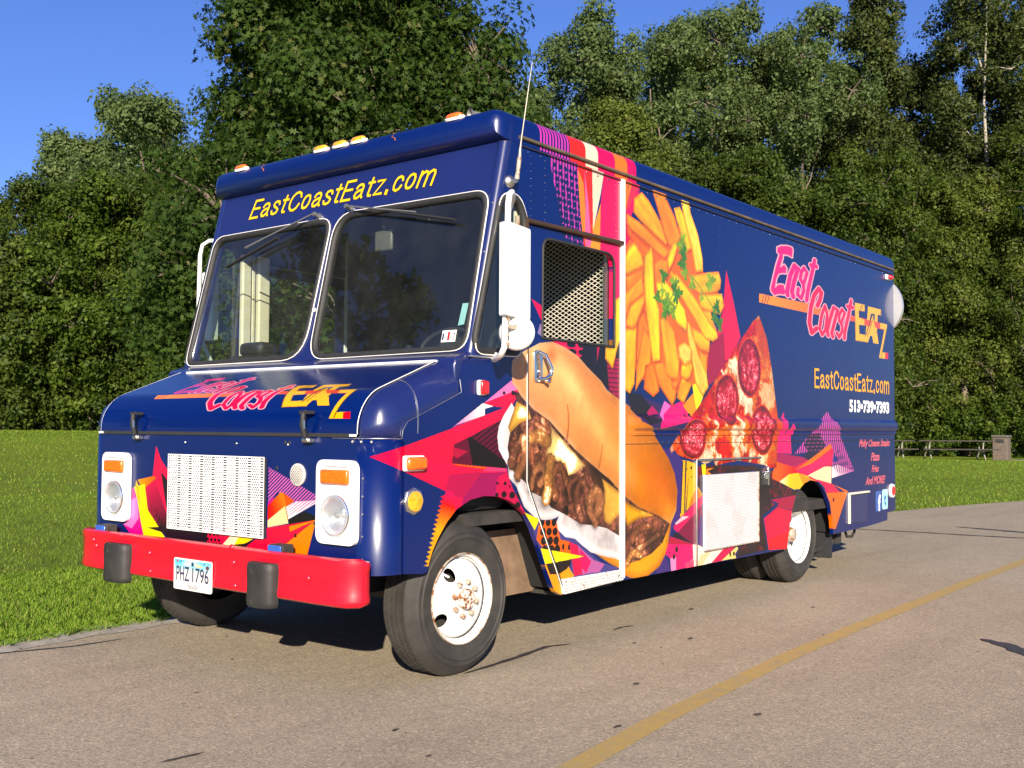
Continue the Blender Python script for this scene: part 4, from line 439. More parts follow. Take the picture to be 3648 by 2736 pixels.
# ------------------------------------------------------------------ the food truck
WD = 2.42
truck = thing('food_truck', 'dark blue step van food truck with sandwich, fries and pizza pictures on its side', 'food truck', (2.75, 1.21, 0))
def wsx(z): return (z-1.57)*.27/1.13
UVs = lambda p: side_c.uv(p.x, p.z)
sideF = lambda x, z, w: (x, -.004+w, z)
farF = lambda x, z, w: (x, WD+.004-w, z)
ARCH = [(-.33, .533), (-.301, .54), (-.29, .578), (-.267, .631), (-.227, .691), (-.169, .759), (-.096, .819), (.003, .858), (.106, .872), (.212, .865), (.308, .839), (.378, .805), (.443, .762), (.502, .687), (.554, .594), (.615, .481), (.676, .366), (.715, .326), (.76, .303)]
QW = round_poly([(.020, 1.592), (.385, 1.600), (.435, 2.30), (.37, 2.415), (.228, 2.40)], [.08, .05, .09, .06, .07], 5)
cab_out = [(-.46, .545)]+ARCH+[(.781, .310), (.470, .88), (.449, .935), (.447, 2.307), (1.352, 2.307), (1.352, 2.76), (.32, 2.76), (.31, 2.70), (.042, 1.57), (-.045, 1.535), (-.085, 1.446), (-.073, 1.382), (-.12, 1.362), (-.444, 1.236), (-.47, 1.20), (-.478, 1.153), (-.46, 1.14)]
cab = MB().plate(cab_out, [QW], .03, sideF).build('cab_side', M_side, truck, 0, uvf=UVs)
DW = round_poly([(.577, 1.693), (1.279, 1.690), (1.279, 2.235), (.577, 2.235)], [.005, .005, .09, .07], 6)
door_out = [(.455, .935), (.476, .885), (.770, .388), (1.344, .384), (1.344, 2.300), (.455, 2.300)]
door = MB().plate(door_out, [DW], .035, lambda x, z, w: (x, -.008+w, z)).build('driver_door', M_side, truck, 0, uvf=UVs)
RARCH = [(3.71, .30), (3.718, .35), (3.763, .49), (3.81, .60), (3.871, .70), (3.977, .759), (4.05, .789), (4.179, .805), (4.292, .791), (4.406, .734), (4.483, .67), (4.561, .574), (4.608, .448), (4.625, .34)]
box_out = [(1.386, .315), (2.26, .31)]+RARCH+[(5.41, .352), (5.937, .372), (5.939, .44), (6.16, .455), (6.16, 2.76), (1.386, 2.76)]
MB().plate(box_out, [], .03, sideF).build('box_side', M_side, truck, 0, uvf=UVs)
# far side of the body: the same openings, plain paint
mir = lambda L: [(x, z) for x, z in L]
MB().plate(cab_out, [QW], .03, farF).build('cab_side', M_navy, truck, 0)
MB().plate(door_out, [DW], .03, farF).build('passenger_door', M_navy, truck, 0)
MB().plate(box_out, [], .03, farF).build('box_side', M_navy, truck, 0)
# rails between door and box
MB().box(1.350, 1.384, -.022, .02, .33, 2.700).build('door_rail', M_clean, truck, 30, .004)
MB().box(1.352, 1.386, 2.40, 2.43, .33, 2.70).build('door_rail', M_clean, truck, 30, .004)
# belt moulding along the box, printed like the side
bz = [(1.30, 0), (1.288, -.010), (1.275, -.030), (1.235, -.034), (1.215, -.030), (1.195, -.008), (1.185, -.014), (1.172, -.012), (1.165, 0)]
mb = MB(); xs = [1.44, 1.47, 1.52]+[1.52+.3*i for i in range(1, 16)]+[6.158]
V = []
for i, x in enumerate(xs):
    k = (0, .6, 1)[i] if i < 3 else 1
    V += [(x, -.0045+y*k, z) for z, y in bz]
nb = len(bz); mb.add(V, [(i*nb+j, i*nb+j+1, (i+1)*nb+j+1, (i+1)*nb+j) for i in range(len(xs)-1) for j in range(nb-1)]+[tuple(range(nb))])
mb.build('belt_moulding', M_side, truck, 30, uvf=UVs)
# ---- front wall with two windscreen openings
PL = round_poly([(2.375, 1.600), (1.275, 1.605), (1.262, 2.425), (2.362, 2.425)], [.07, .18, .10, .09], 6)
PR = round_poly([(1.195, 1.600), (.045, 1.605), (.062, 2.425), (1.205, 2.440)], [.12, .09, .10, .15], 6)
wn_ = Vector((1.13, 0, -.27)).normalized()   # points into the cab
wsF = lambda y, z, w: (wsx(z)+wn_.x*w, y, z+wn_.z*w)
MB().plate([(.04, 1.50), (2.38, 1.50), (2.38, 2.745), (.04, 2.745)], [PR, PL], .03, wsF).build('front_wall', M_navy, truck, 0)
for ys in (.036, WD-.036):
    MB().tube([(wsx(z)+.035, ys, z) for z in (1.47, 1.57, 2.0, 2.4, 2.73)], .04, 20).build('corner_post', M_navy, truck, 60)
def pane(loop, fn, name='windscreen', gk=.02, parent=truck, chrome=M_white):
    L3 = [fn(a, b, .006) for a, b in loop]
    g = MB().plate(loop, [], .005, lambda a, b, w: fn(a, b, .012+w)).build(name, M_glass, parent, 0)
    MB().tube(L3, gk, 8, True).build('rubber_seal', M_black, g, 60)
    c = Vector((sum(a for a, b in loop)/len(loop), sum(b for a, b in loop)/len(loop)))
    out = []
    for a, b in loop:
        d = (Vector((a, b))-c); d.normalize(); out.append(fn(a+d.x*gk*.95, b+d.y*gk*.95, -.006))
    MB().tube(out, .0033, 6, True).build('trim_strip', chrome, g, 60)
    return g
gl = pane(PL, wsF); gr = pane(PR, wsF)
pane(QW, sideF, 'quarter_window'); pane(QW, farF, 'quarter_window')
# passenger door glass and driver's sliding glass pushed back
MB().plate(DW, [], .005, lambda a, b, w: (a, WD-.02-w, b)).build('door_window', M_glass, truck, 0)
mb = MB().tube([(x, -.010, z) for x, z in DW], .008, 6, True); mb.build('window_seal', M_black, door, 60)
mb = MB().plate([(1.205, 1.69), (1.275, 1.69), (1.275, 2.14), (1.245, 2.19), (1.205, 2.19)], [], .004, lambda x, z, w: (x, .03+w, z)); mb.build('sliding_glass', M_glass, door, 0)
MB().beam((1.200, .028, 1.69), (1.200, .028, 2.17), .016, .014).build('sliding_frame', M_alu, door, 0)
# ---- roof with its rounded visor
def rounded(x0, x1, y0, y1, z0, z1, r, seg=6, front_top=None, edges=None):
    b = bmesh.new(); V = [b.verts.new(p) for p in ((x0, y0, z0), (x1, y0, z0), (x1, y1, z0), (x0, y1, z0), (x0, y0, z1 if front_top is None else front_top), (x1, y0, z1), (x1, y1, z1), (x0, y1, z1 if front_top is None else front_top))]
    for q in ((3, 2, 1, 0), (4, 5, 6, 7), (0, 1, 5, 4), (1, 2, 6, 5), (2, 3, 7, 6), (3, 0, 4, 7)): b.faces.new([V[i] for i in q])
    E_ = [e for e in b.edges if edges(*(v.co for v in e.verts))]
    bmesh.ops.bevel(b, geom=E_, offset=r, segments=seg, profile=.5, affect='EDGES'); return b
b = rounded(.195, 6.165, -.006, WD+.006, 2.705, 2.870, .078, 6, edges=lambda a, c: (a.z > 2.8 and c.z > 2.8) or (a.x < 1 and c.x < 1))
bmesh.ops.recalc_face_normals(b, faces=b.faces)
me = bpy.data.meshes.new('roof'); b.to_mesh(me); b.free()
me.transform(Matrix.Translation((0, 0, 0)))
roof = link('roof', me, M_side, truck, 50, uvf=lambda p: side_c.uv(p.x, min(3.04, 2.745+max(0, p.z-2.745)+max(0, p.y)*.6)) if p.x > .5 else side_c.uv(.35, 2.9))
for pl in me.polygons:
    if pl.area > 1.2: pl.use_smooth = False
for zz_, rr_, mm_, nm in ((2.735, .011, M_gloom, 'rain_gutter'), (2.692, .0035, M_dark, 'roof_seam')):
    MB().tube([(.37, -.012, zz_), (3, -.012, zz_), (6.16, -.012, zz_)], rr_, 8).build(nm, mat('weathered gutter', (.10, .075, .05), .6, var=.4, vs=9) if rr_ > .01 else mm_, roof, 60)
mb = MB().tube([(.43, -.022, 2.302), (1.347, -.024, 2.312)], .014, 8).box(.42, .428, -.03, -.004, 2.24, 2.32); mb.build('door_gutter', mat('dull bronze trim', (.10, .06, .04), .5, .6), truck, 60)
MB().box(6.13, 6.16, .0, WD, .45, 2.76).build('rear_wall', M_navy, truck, 0)
# rivets along the eaves
mb = MB()
for i in range(52): mb.lathe([(.006, -.001), (.004, .004), (0, .005)], (.45+i*.11, -.005, 2.672), (0, -1, 0), 6)
o = mb.build('rivet_row', M_navy, roof, 60); o['kind'] = 'stuff'
mb = MB()
for i in range(60): mb.lathe([(.0045, -.001), (.003, .0025), (0, .003)], (1.45+i*.079, -.005, 1.128), (0, -1, 0), 6)
for x in (.475, .600, 1.300):
    for i in range(9): mb.lathe([(.005, -.001), (.0035, .003), (0, .004)], (x, -.005, 2.335+i*.040), (0, -1, 0), 6)
for x in (2.62, 3.84, 5.06):
    for i in range(24): mb.lathe([(.0045, -.001), (.003, .0025), (0, .003)], (x, -.005, 1.34+i*.055), (0, -1, 0), 6)
o = mb.build('rivet_row', M_side, truck, 60, uvf=UVs); o['kind'] = 'stuff'
# ---- nose: hood, fenders and front panel out of one rounded wedge
def wedge(d, zt=0.):
    e = lambda a, c: (a.x < -.5 and c.x < -.5 and abs(a.z-c.z) > .1) or (a.z > 1.2 and c.z > 1.2 and not (a.x > -.2 and c.x > -.2))
    return rounded(-.62-d, -.085, .0-d, WD+d, .545, 1.545+d*.7, .135+d, 9, front_top=1.340+d*.7+zt, edges=e)
def cut(b, planes):
    for co, no in planes: bmesh.ops.bisect_plane(b, geom=b.verts[:]+b.edges[:]+b.faces[:], plane_co=co, plane_no=no, clear_outer=True)
    return b
def flat_big(me):
    for pl in me.polygons:
        if pl.area > .035: pl.use_smooth = False
def from_b(b, name, m, uvf=None, sol=.01):
    me = bpy.data.meshes.new(name); b.to_mesh(me); b.free(); o = link(name, me, m, truck, 40, uvf=uvf)
    s = o.modifiers.new('sheet', 'SOLIDIFY'); s.thickness = sol; s.offset = -1; flat_big(o.data); return o
from_b(cut(wedge(0), [((0, 0, 1.165), (0, 0, 1)), ((-.462, 0, 0), (1, 0, 0))]), 'front_panel', M_front, lambda p: front_c.uv(p.y, p.z))
fp = bpy.data.objects['front_panel']; fp.data.materials.append(M_side); ul = fp.data.uv_layers[0]
for pl in fp.data.polygons:
    if pl.center.y < .12 or pl.center.y > 2.30:
        pl.material_index = 1
        for li in pl.loop_indices:
            q = fp.data.vertices[fp.data.loops[li].vertex_index].co; ul.data[li].uv = side_c.uv(q.x-.6*q.y, q.z) if pl.center.y < .12 else side_c.uv(-.68, 1.5)
for co, no in (((0, .132, 0), (0, 1, 0)), ((0, 2.288, 0), (0, -1, 0))):
    from_b(cut(wedge(0), [((0, 0, 1.167), (0, 0, -1)), (co, no)]), 'fender', M_navy)
hd = wedge(.006); bmesh.ops.recalc_face_normals(hd, faces=hd.faces)
hood = from_b(cut(hd, [((0, 0, 1.180), (0, 0, -1)), ((0, .136, 0), (0, -1, 0)), ((0, 2.284, 0), (0, 1, 0))]), 'hood', M_hood, lambda p: hood_c.uv(p.y, max(-.835, p.x-max(0., (1.549+.367*(p.x+.085))-p.z))))
tb = wedge(.004); tree_n = BVHTree.FromBMesh(tb); tb.free()
def skin(frm, to):
    frm, to = Vector(frm), Vector(to); h = tree_n.ray_cast(frm, (to-frm).normalized()); return h[0]
def seam(pts, name, m, r, parent): MB().tube([p for p in pts if p], r, 5).build(name, m, parent, 60)
for yy in (.134, 2.286):
    seam([skin((-.35-1.2*math.cos(R(a)), yy, 1.1+1.2*math.sin(R(a))), (-.35, yy, 1.1)) for a in list(range(16, 90, 3))]+[skin((x, yy, 2), (x, yy, 1)) for x in (-.35, -.25, -.15, -.09)], 'hood_edge', M_white, .0022, hood)
MB().box(-.628, -.612, .15, 2.27, 1.165, 1.182).build('hood_gap', M_dark, hood, 0)
for yy in (.14, 2.255): MB().box(-.640, -.622, yy, yy+.03, 1.168, 1.178).build('hood_stop', M_clean, hood, 0)
# cowl between hood and windscreen, bright strip at the hood's rear edge
MB().plate([(-.112, 1.515), (-.100, 1.550), (-.01, 1.585), (.03, 1.585), (.03, 1.40), (-.10, 1.40)], [], WD-.012, lambda x, z, w: (x, .006+w, z)).build('cowl', M_navy, truck, 30, .01)
MB().box(-.128, -.104, .125, 2.19, 1.533, 1.543).build('hood_strip', M_clean, hood, 0)
MB().tube([(-.004, .10, 1.578), (-.006, 1.2, 1.579), (-.004, 2.3, 1.578)], .003, 5).build('cowl_seam', M_white, truck, 60)
MB().box(-.02, .175, -.014, 0, 1.560, 1.568).build('belt_strip', M_alu, truck, 0)
MB().box(.17, .215, -.018, 0, 1.557, 1.592).build('belt_clip', M_clean, truck, 0, .004)
# seams on the fender cap and side
s_ = [skin((-.50+.06*math.cos(t), .07-1.2*math.sin(t)+.06, 1.22+1.2*math.cos(t)), (-.36, .12, 1.17)) for t in [R(a) for a in range(-4, 92, 6)]]
seam(s_, 'fender_seam', M_alu, .0022, truck)
MB().tube([(1.40, -.006, 1.118), (3.0, -.006, 1.118), (6.15, -.006, 1.118)], .0018, 5).build('panel_seam', M_dark, truck, 60)
MB().tube([(-.444, -.006, 1.238), (-.12, -.006, 1.364), (-.073, -.006, 1.384), (-.085, -.006, 1.446)], .0024, 5).build('fender_seam', M_alu, truck, 60)
MB().tube([(-.444, -.006, 1.238), (-.472, -.006, 1.20), (-.48, -.006, 1.160), (-.50, -.002, 1.158)]+[tuple(skin((-.35-1.2*math.cos(R(a)), .14-1.2*math.sin(R(a)), 1.160), (-.48, .14, 1.160))) for a in range(84, 0, -8)]+[(-.624, .30, 1.160)], .0022, 5).build('fender_seam', M_alu, truck, 60)
MB().tube([(.448, -.012, 2.30), (.452, -.012, .933), (.473, -.012, .882), (.775, -.012, .34)], .0035, 6).build('door_seam', M_dark, truck, 60)
MB().tube([(.4445, -.009, 1.60), (.4485, -.009, .933), (.469, -.009, .88), (.77, -.009, .338)], .0022, 5).build('door_edge_trim', M_white, truck, 60)
mb = MB()
for y in (.02, .07, .12): mb.lathe([(.008, -.001), (.005, .005), (0, .006)], skin((-1.5, y*1.6-.3, 1.145), (-.45, y*1.0+.1, 1.145)), (-1, -.4, 0), 8)
for y in (.62, 1.02, 1.46): mb.lathe([(.006, -.001), (.004, .004), (0, .005)], (-.621, y, 1.125), (-1, 0, 0), 8)
for z in (1.52, 1.46, 2.1, 2.36): mb.lathe([(.007, -.001), (.005, .004), (0, .005)], (wsx(z)+.0, .02, z), (-1, -1, 0), 8)
for z in (.98, .90, .82, .72, .62): mb.lathe([(.005, -.001), (.004, .003), (0, .004)], (-.621, .095+.0, z), (-1, 0, 0), 8)
o = mb.build('screws', M_alu, truck, 60); o['kind'] = 'stuff'; o.name = 'screw_row'
# faint stains / holes on the front panel as drilled plugs
for y, z in ((.640, 1.135), (.608, 1.134), (.70, 1.01), (.42, .76)): MB().lathe([(.010, 0), (.008, .0015), (0, .002)], (-.621, y, z), (-1, 0, 0), 10).build('hole_plug', M_dark, truck, 60)
# ---- hood latches
for yy in (.455, 1.885):
    l = MB().tube([(-.655, yy-.004, 1.285), (-.668, yy, 1.27), (-.668, yy+.004, 1.22), (-.652, yy+.006, 1.165)], [.010, .013, .015, .012], 8).box(-.672, -.625, yy-.03, yy+.026, 1.272, 1.287).build('hood_latch', M_black, truck, 50)
    MB().box(-.655, -.621, yy-.03, yy+.024, 1.138, 1.156).lathe([(.012, -.02), (.012, .02)], (-.65, yy, 1.15), (0, 1, 0), 10, True).build('latch_bracket', M_alu, l, 30, .002)
    MB().tube([(-.672, yy-.012, 1.24), (-.672, yy-.014, 1.20)], .004, 6).build('latch_spring', M_chrome, l, 50)
# ---- grille, round vent, lamp bezels
gc = Canvas(0, .815, 0, .400, .0015, 0xe8e8e8); w_ = gc.win([(0, 0), (.815, .40)]); X, Z = w_[1], w_[2]
row = np.floor(Z/.0128); u = X/.0165+.5*(row % 2); blk = (np.floor((X-.0*row)/.0165) % 6) < 2
u2 = X/.033; hole = np.where(blk, (np.abs((X % .0990)/.0330-.5) < .40) & (np.abs(Z/.0128 % 1-.5) < .27), np.hypot((u % 1-.5)*1.2, (Z/.0128 % 1-.5)) < .36)
edge = (X < .006) | (X > .809) | (Z < .006) | (Z > .394); hole &= ~edge
g_img = gc.image('grille_holes', alpha=(~hole).astype(np.float32))
def perforated(name, img, base, metal=0., rough=.35):
    t = NT(name); tx = t.n('ShaderNodeTexImage', image=img, extension='EXTEND'); co = t.n('ShaderNodeTexCoord'); t.l(co.outputs['UV'], tx.inputs[0])
    t.b.inputs['Base Color'].default_value = (*base, 1); t.b.inputs['Roughness'].default_value = rough; t.b.inputs['Metallic'].default_value = metal
    tr = t.n('ShaderNodeBsdfTransparent'); mx = t.n('ShaderNodeMixShader'); t.l(tx.outputs['Alpha'], mx.inputs[0]); t.l(tr.outputs[0], mx.inputs[1]); t.l(t.b.outputs[0], mx.inputs[2]); t.l(mx.outputs[0], t.out.inputs[0]); return t.m
M_perf = perforated('perforated white grille sheet', g_img, (.80, .80, .80))
gq = MB(); gq.add([(-.640, .772, .664), (-.640, 1.587, .664), (-.640, 1.587, 1.062), (-.640, .772, 1.062)], [(0, 1, 2, 3)])
grille = gq.build('grille', M_perf, truck, 0, uvf=lambda p: ((p.y-.772)/.815, (p.z-.664)/.398), fix=False)
MB().box(-.628, -.6215, .776, 1.583, .668, 1.058).build('grille_backing', M_dark, grille, 0)
vent = MB().lathe([(.054, -.003), (.054, .006), (.050, .008), (0, .008)], (-.621, .541, .983), (-1, 0, 0), 28).build('round_vent', mat('dull vent enamel', (.46, .45, .42), .5), truck, 40)
mb = MB()
for i in range(-6, 7):
    for j in range(-6, 7):
        if math.hypot(i, j)*.0078 < .046 and (i+j) % 2: mb.box(-.6305, -.6293, .541+i*.0078-.0028, .541+i*.0078+.0028, .983+j*.0078-.0028, .983+j*.0078+.0028)
o = mb.build('vent_holes', mat('vent shade', (.12, .11, .10), .7), vent, 0); o['kind'] = 'stuff'; o.name = 'vent_mesh'
chrome_bowl = mat('headlamp reflector', (.85, .85, .87), .30, .75, var=.02)
for y0 in (.116, 1.963):
    y1 = y0+.272; yc = (y0+y1)/2
    bz_ = MB().plate(round_poly([(y0, .674), (y1, .674), (y1, 1.060), (y0, 1.060)], .05, 6), [[(yc-.005+.094*math.cos(a), .808+.094*math.sin(a)) for a in [2*math.pi*k/32 for k in range(32)]]], .022, lambda y, z, w: (-.622-w, y, z)).build('headlight_bezel', M_clean, truck, 35, .006)
    s_ = MB().box(-.664, -.640, yc-.094, yc+.092, .950, 1.017).build('turn_signal', M_amber, bz_, 30, .010)
    MB().tube([(-.650, yc-.105, 1.03), (-.652, yc, 1.036), (-.650, yc+.1, 1.03)], .004, 6).build('bezel_rib', M_clean, bz_, 60)
    h = MB().lathe([(.090, .0), (.094, .016), (.086, .018), (.082, .010), (.06, -.006), (.03, -.014), (0, -.016)], (-.640, yc-.005, .808), (-1, 0, 0), 36).build('headlight', chrome_bowl, truck, 40)
    MB().lathe([(.086, .010), (.075, .020), (.04, .028), (0, .030)], (-.640, yc-.005, .808), (-1, 0, 0), 36).build('lens', M_lampglass, h, 60)
    MB().lathe([(.0, -.01), (.014, .0), (.014, .008), (0, .012)], (-.640, yc-.005, .808), (-1, 0, 0), 16).build('bulb', chrome_bowl, h, 60)
    MB().lathe([(.096, .003), (.097, .010), (.093, .016)], (-.642, yc-.005, .808), (-1, 0, 0), 36).build('chrome_ring', M_chrome, h, 60)
# ---- bumper
prof = [(.0, .628), (-.035, .630), (-.050, .622), (-.052, .600), (-.046, .575), (-.046, .47), (-.052, .445), (-.050, .425), (-.035, .415), (0, .415)]   # (outwards, z)
path = [(.06, -.02), (-.28+.0, -.0), (-.57, .018), (-.640, .045), (-.690, .105), (-.708, .20)]
path = [(-.640, .064), (-.672, .070), (-.694, .090), (-.706, .14), (-.712, .25), (-.712, .6), (-.712, 1.18)]; path = path+[(x, 2.325-y) for x, y in path[-2::-1]]
V = []; m_ = len(prof)
for i, (x, y) in enumerate(path):
    a = Vector(path[max(0, i-1)]); c = Vector(path[min(len(path)-1, i+1)]); d = (c-a).normalized(); nrm = Vector((-d.y, d.x))
    if i in (0, len(path)-1): sh = .85
    else: sh = 1
    V += [(x+nrm.x*(-o_) if False else x+o_*abs(nrm.x)*(1), y+(o_*(1 if y < 1.2 else -1))*abs(nrm.y), .52+(z-.52)*(1-.10*(i in (0, len(path)-1)))) for o_, z in prof]
mb = MB(); mb.add(V, [(i*m_+j, i*m_+j+1, (i+1)*m_+j+1, (i+1)*m_+j) for i in range(len(path)-1) for j in range(m_-1)])
bump = mb.build('front_bumper', M_red, truck, 50); s = bump.modifiers.new('sheet', 'SOLIDIFY'); s.thickness = .006
for y0, y1 in ((.505, .700), (1.722, 1.945)):
    yc, hw = (y0+y1)/2, (y1-y0)/2
    P_ = [(-.758, -hw), (-.786, -hw*.96), (-.806, -hw*.80), (-.818, -hw*.45), (-.822, 0), (-.818, hw*.45), (-.806, hw*.80), (-.786, hw*.96), (-.758, hw)]
    V = []
    for z, k in ((.372, .90), (.380, .97), (.40, 1), (.47, .97), (.54, 1), (.566, .98), (.578, .90)): V += [(-.758+(x+.758)*k, yc+y*k, z) for x, y in P_]
    mb = MB(); n_ = len(P_); mb.add(V, [(i*n_+j, i*n_+j+1, (i+1)*n_+j+1, (i+1)*n_+j) for i in range(6) for j in range(n_-1)]+[tuple(range(n_)), tuple(range(6*n_, 7*n_))[::-1]])
    g = mb.build('bumper_guard', M_guard, bump, 50)
    for z in (.405, .545):
        MB().lathe([(.022, .001), (.016, -.008), (.008, -.010)], (-.8205, yc+.005, z), (-1, 0, 0), 16).build('bolt_recess', M_dark, g, 50)
        MB().lathe([(.009, -.008), (.008, -.002), (0, .0)], (-.822, yc+.005, z), (-1, 0, 0), 8).build('bolt', M_gloom, g, 50)
for y, z in ((.30, .53), (.845, .555), (.83, .445), (1.56, .545), (1.55, .45), (2.11, .575), (2.08, .545), (.86, .627)):
    MB().lathe([(.016, -.002), (.013, .006), (.005, .009), (0, .009)], (-.760, y, z), (-1, 0, 0), 12).build('bumper_bolt', M_red, bump, 50)
# licence plate
pc = Canvas(0, .305, 0, .152, .001, 0xf4f4f8); w_ = pc.win([(0, 0), (.305, .152)]); X, Z = w_[1], w_[2]
k = np.clip((Z-.085)/.05, 0, 1)*(.85+.15*np.sin(X*40)); k = (k*(1-.75*np.exp(-((X-.15)/.07)**2)*(Z > .12)))[..., None]
pc.put(w_[0], k[..., 0], rgb(0x58c4f0)); pc.put(w_[0], ((X < .008) | (X > .297) | (Z < .007) | (Z > .145)), rgb(0xf8f8fc))
pc.op_e(('e', 0x2c5878, (.152, .128), .011, .011)); pc.op_e(('e', 0xd8e8f4, (.110, .125), .03, .006)); pc.op_e(('e', 0xe8d8b0, (.20, .122), .03, .006)); pc.op_e(('e', 0x6a4a50, (.27, .120), .014, .009)); pc.op_e(('e', 0xe86050, (.03, .138), .008, .005))
for x in (.06, .245): pc.op_e(('e', 0x506070, (x, .136), .004, .005)); pc.op_e(('e', 0x808890, (x, .016), .003, .003))
pimg = pc.image('plate_print'); M_lp = wrap_mat('licence plate print', pimg)
PY, PZ = 1.322, .387
lp = MB().plate(round_poly([(PY-.320, PZ), (PY, PZ), (PY, PZ+.157), (PY-.320, PZ+.157)], .012, 3), [], .004, lambda y, z, w: (-.768+w, y, z)).build('licence_plate', M_lp, truck, 30, uvf=lambda p: ((PY-p.y)/.320, (p.z-PZ)/.157))
pf = lambda u, v, w: (-.7695, PY-u, PZ+v)
lettering('PHZ', 'plate_number', pf, .024, .045, .110, .072, M_ink, lp, bold=.01); lettering('1796', 'plate_number', pf, .160, .045, .136, .072, M_ink, lp, bold=.01)
lettering('TRUCK', 'plate_word', pf, .118, .009, .088, .018, M_ink, lp)
for yy in (.562, 2.075):
    bl = MB().box(-.735, -.665, yy-.052, yy+.052, .612, .660).build('blue_marker_light', M_gloom, truck, 30, .006)
    MB().box(-.742, -.734, yy-.045, yy+.050, .616, .656).build('lens', M_blue, bl, 30, .006); MB().box(-.70, -.68, yy-.02, yy+.02, .585, .615).build('stalk', M_gloom, bl, 0)
# ---- lights on the visor
fv, fn_ = Vector((.90, 0, .436)), Vector((-.436, 0, .90))
for (yy, zz, mm) in ((2.155, 2.862, M_amber), (1.39, 2.862, M_orange), (1.222, 2.862, M_orange), (1.065, 2.862, M_orange), (.325, 2.862, M_amber)):
    mk = MB(); V = []
    for r, h in ((1, 0), (1, .010), (.86, .014)): V += [Vector((.236, yy+.068*r*math.cos(a), 2.858))+fv*(.030*r*math.sin(a))+fn_*h for a in [2*math.pi*k/20 for k in range(20)]]
    mk.add(V, [(i*20+k, i*20+(k+1) % 20, (i+1)*20+(k+1) % 20, (i+1)*20+k) for i in range(2) for k in range(20)]+[tuple(range(40, 60))]); base = mk.build('marker_light', M_clean, roof, 40)
    mk = MB(); V = []
    for r, h in ((.84, .012), (.80, .024), (.55, .032), (.2, .034)): V += [Vector((.236, yy+.068*r*math.cos(a), 2.858))+fv*(.030*r*math.sin(a))+fn_*h for a in [2*math.pi*k/20 for k in range(20)]]
    mk.add(V, [(i*20+k, i*20+(k+1) % 20, (i+1)*20+(k+1) % 20, (i+1)*20+k) for i in range(3) for k in range(20)]+[tuple(range(60, 80))]); mk.build('lens', mm, base, 60)
M_horn = mat('weathered horn metal', (.30, .29, .26), .5, .6)
hn = MB().box(.40, .62, .24, .42, 2.872, 2.905).build('air_horn', M_horn, roof, 30, .012)
for yy, L in ((.30, .22), (.40, .30)):
    MB().lathe([(.012, -.12), (.014, -.02), (.020, .04), (.034, .055), (.030, .050), (.016, .03), (.010, -.02)], (.40-.0, yy, 2.915), (-1, .5, .0), 18).build('horn_trumpet', M_horn, hn, 50)
for yy in (.78, 1.93): MB().tube([(.235, yy, 2.86), (.205, yy-.012, 2.83), (.19, yy-.05, 2.815), (.188, yy-.055, 2.80)], .003, 5).build('loose_wire', mat('copper wire', (.35, .10, .04), .5), roof, 60)
# antenna
an = MB().tube([(.304, -.052, 2.53), (.315, -.052, 2.60), (.33, -.05, 2.69), (.40, -.05, 3.03), (.424, -.05, 3.14)], [.0085, .011, .0045, .0030, .0024], 8).build('antenna', mat('antenna steel', (.42, .38, .30), .4, .7), truck, 60)
MB().lathe([(.034, 0), (.030, .014), (.014, .022), (.012, .050), (0, .052)], (.292, -.004, 2.485), (0, -1, 0), 20).build('antenna_mount', M_alu, an, 50)
MB().tube([(.296, -.05, 2.49), (.303, -.052, 2.53), (.315, -.052, 2.605)], [.014, .011, .012], 8).build('antenna_spring', M_rust, an, 50)
# ---- mirrors
fr_ = MB().tube([(.30, -.0, 2.345), (.20, -.10, 2.365), (.10, -.175, 2.372), (.052, -.198, 2.35), (.035, -.205, 2.30), (.020, -.21, 1.90), (.012, -.205, 1.60), (.03, -.17, 1.565), (.16, -.02, 1.555)], .0155, 10).build('mirror_bracket', M_white, truck, 60)
MB().plate(round_poly([(0, 0), (.262, 0), (.262, .455), (0, .455)], .012, 3), [], .055, lambda u, v, w: (-.025+u*.98+.20*w, -.245+u*.20+w*.98, 1.750+v)).build('mirror_head', M_white, fr_, 30, .006)
mr = MB().lathe([(0, .030), (.05, .026), (.078, .014), (.089, -.004), (.087, -.018), (.0, -.022)], (.098, -.212, 1.676), (-.84, -.54, 0), 32).build('round_mirror', M_white, fr_, 50)
MB().beam((.015, -.222, 1.70), (.08, -.228, 1.70), .008, .022).build('mirror_clamp', M_rust, fr_, 30)
for z in (1.735, 1.66, 1.615, 2.19): MB().lathe([(.019, -.008), (.019, .008)], (.02, -.208, z), (0, 0, 1), 12, True).build('mirror_collar', M_rust, fr_, 50)
MB().tube([(.33, -.03, 2.31), (.36, -.01, 2.22)], .012, 8).build('bracket_stub', M_rust, fr_, 60)
fr_ = MB().tube([(.30, WD, 2.44), (.30, WD+.16, 2.455), (.285, WD+.215, 2.43), (.27, WD+.22, 2.36), (.262, WD+.22, 1.85), (.26, WD+.05, 1.62)], .014, 10).build('mirror_bracket', M_white, truck, 60)
MB().box(.27, .32, WD+.07, WD+.20, 1.78, 2.24).build('mirror_head', M_white, fr_, 30, .008)
# ---- door furniture
h = MB().plate(round_poly([(.497, 1.455), (.572, 1.455), (.572, 1.625), (.497, 1.625)], .022, 3), [], .010, lambda x, z, w: (x, -.018+w, z)).build('door_handle', M_chrome, door, 40, .003)
MB().tube([(.535, -.02, 1.615), (.560, -.045, 1.60), (.595, -.060, 1.53), (.590, -.058, 1.495), (.560, -.045, 1.475), (.53, -.025, 1.47)], [.008, .010, .011, .012, .010, .009], 8).build('handle_grip', M_chrome, h, 60)
MB().lathe([(.012, 0), (.012, .02), (0, .024)], (.585, -.03, 1.462), (0, -1, 0), 12).build('lock_button', M_chrome, h, 50)
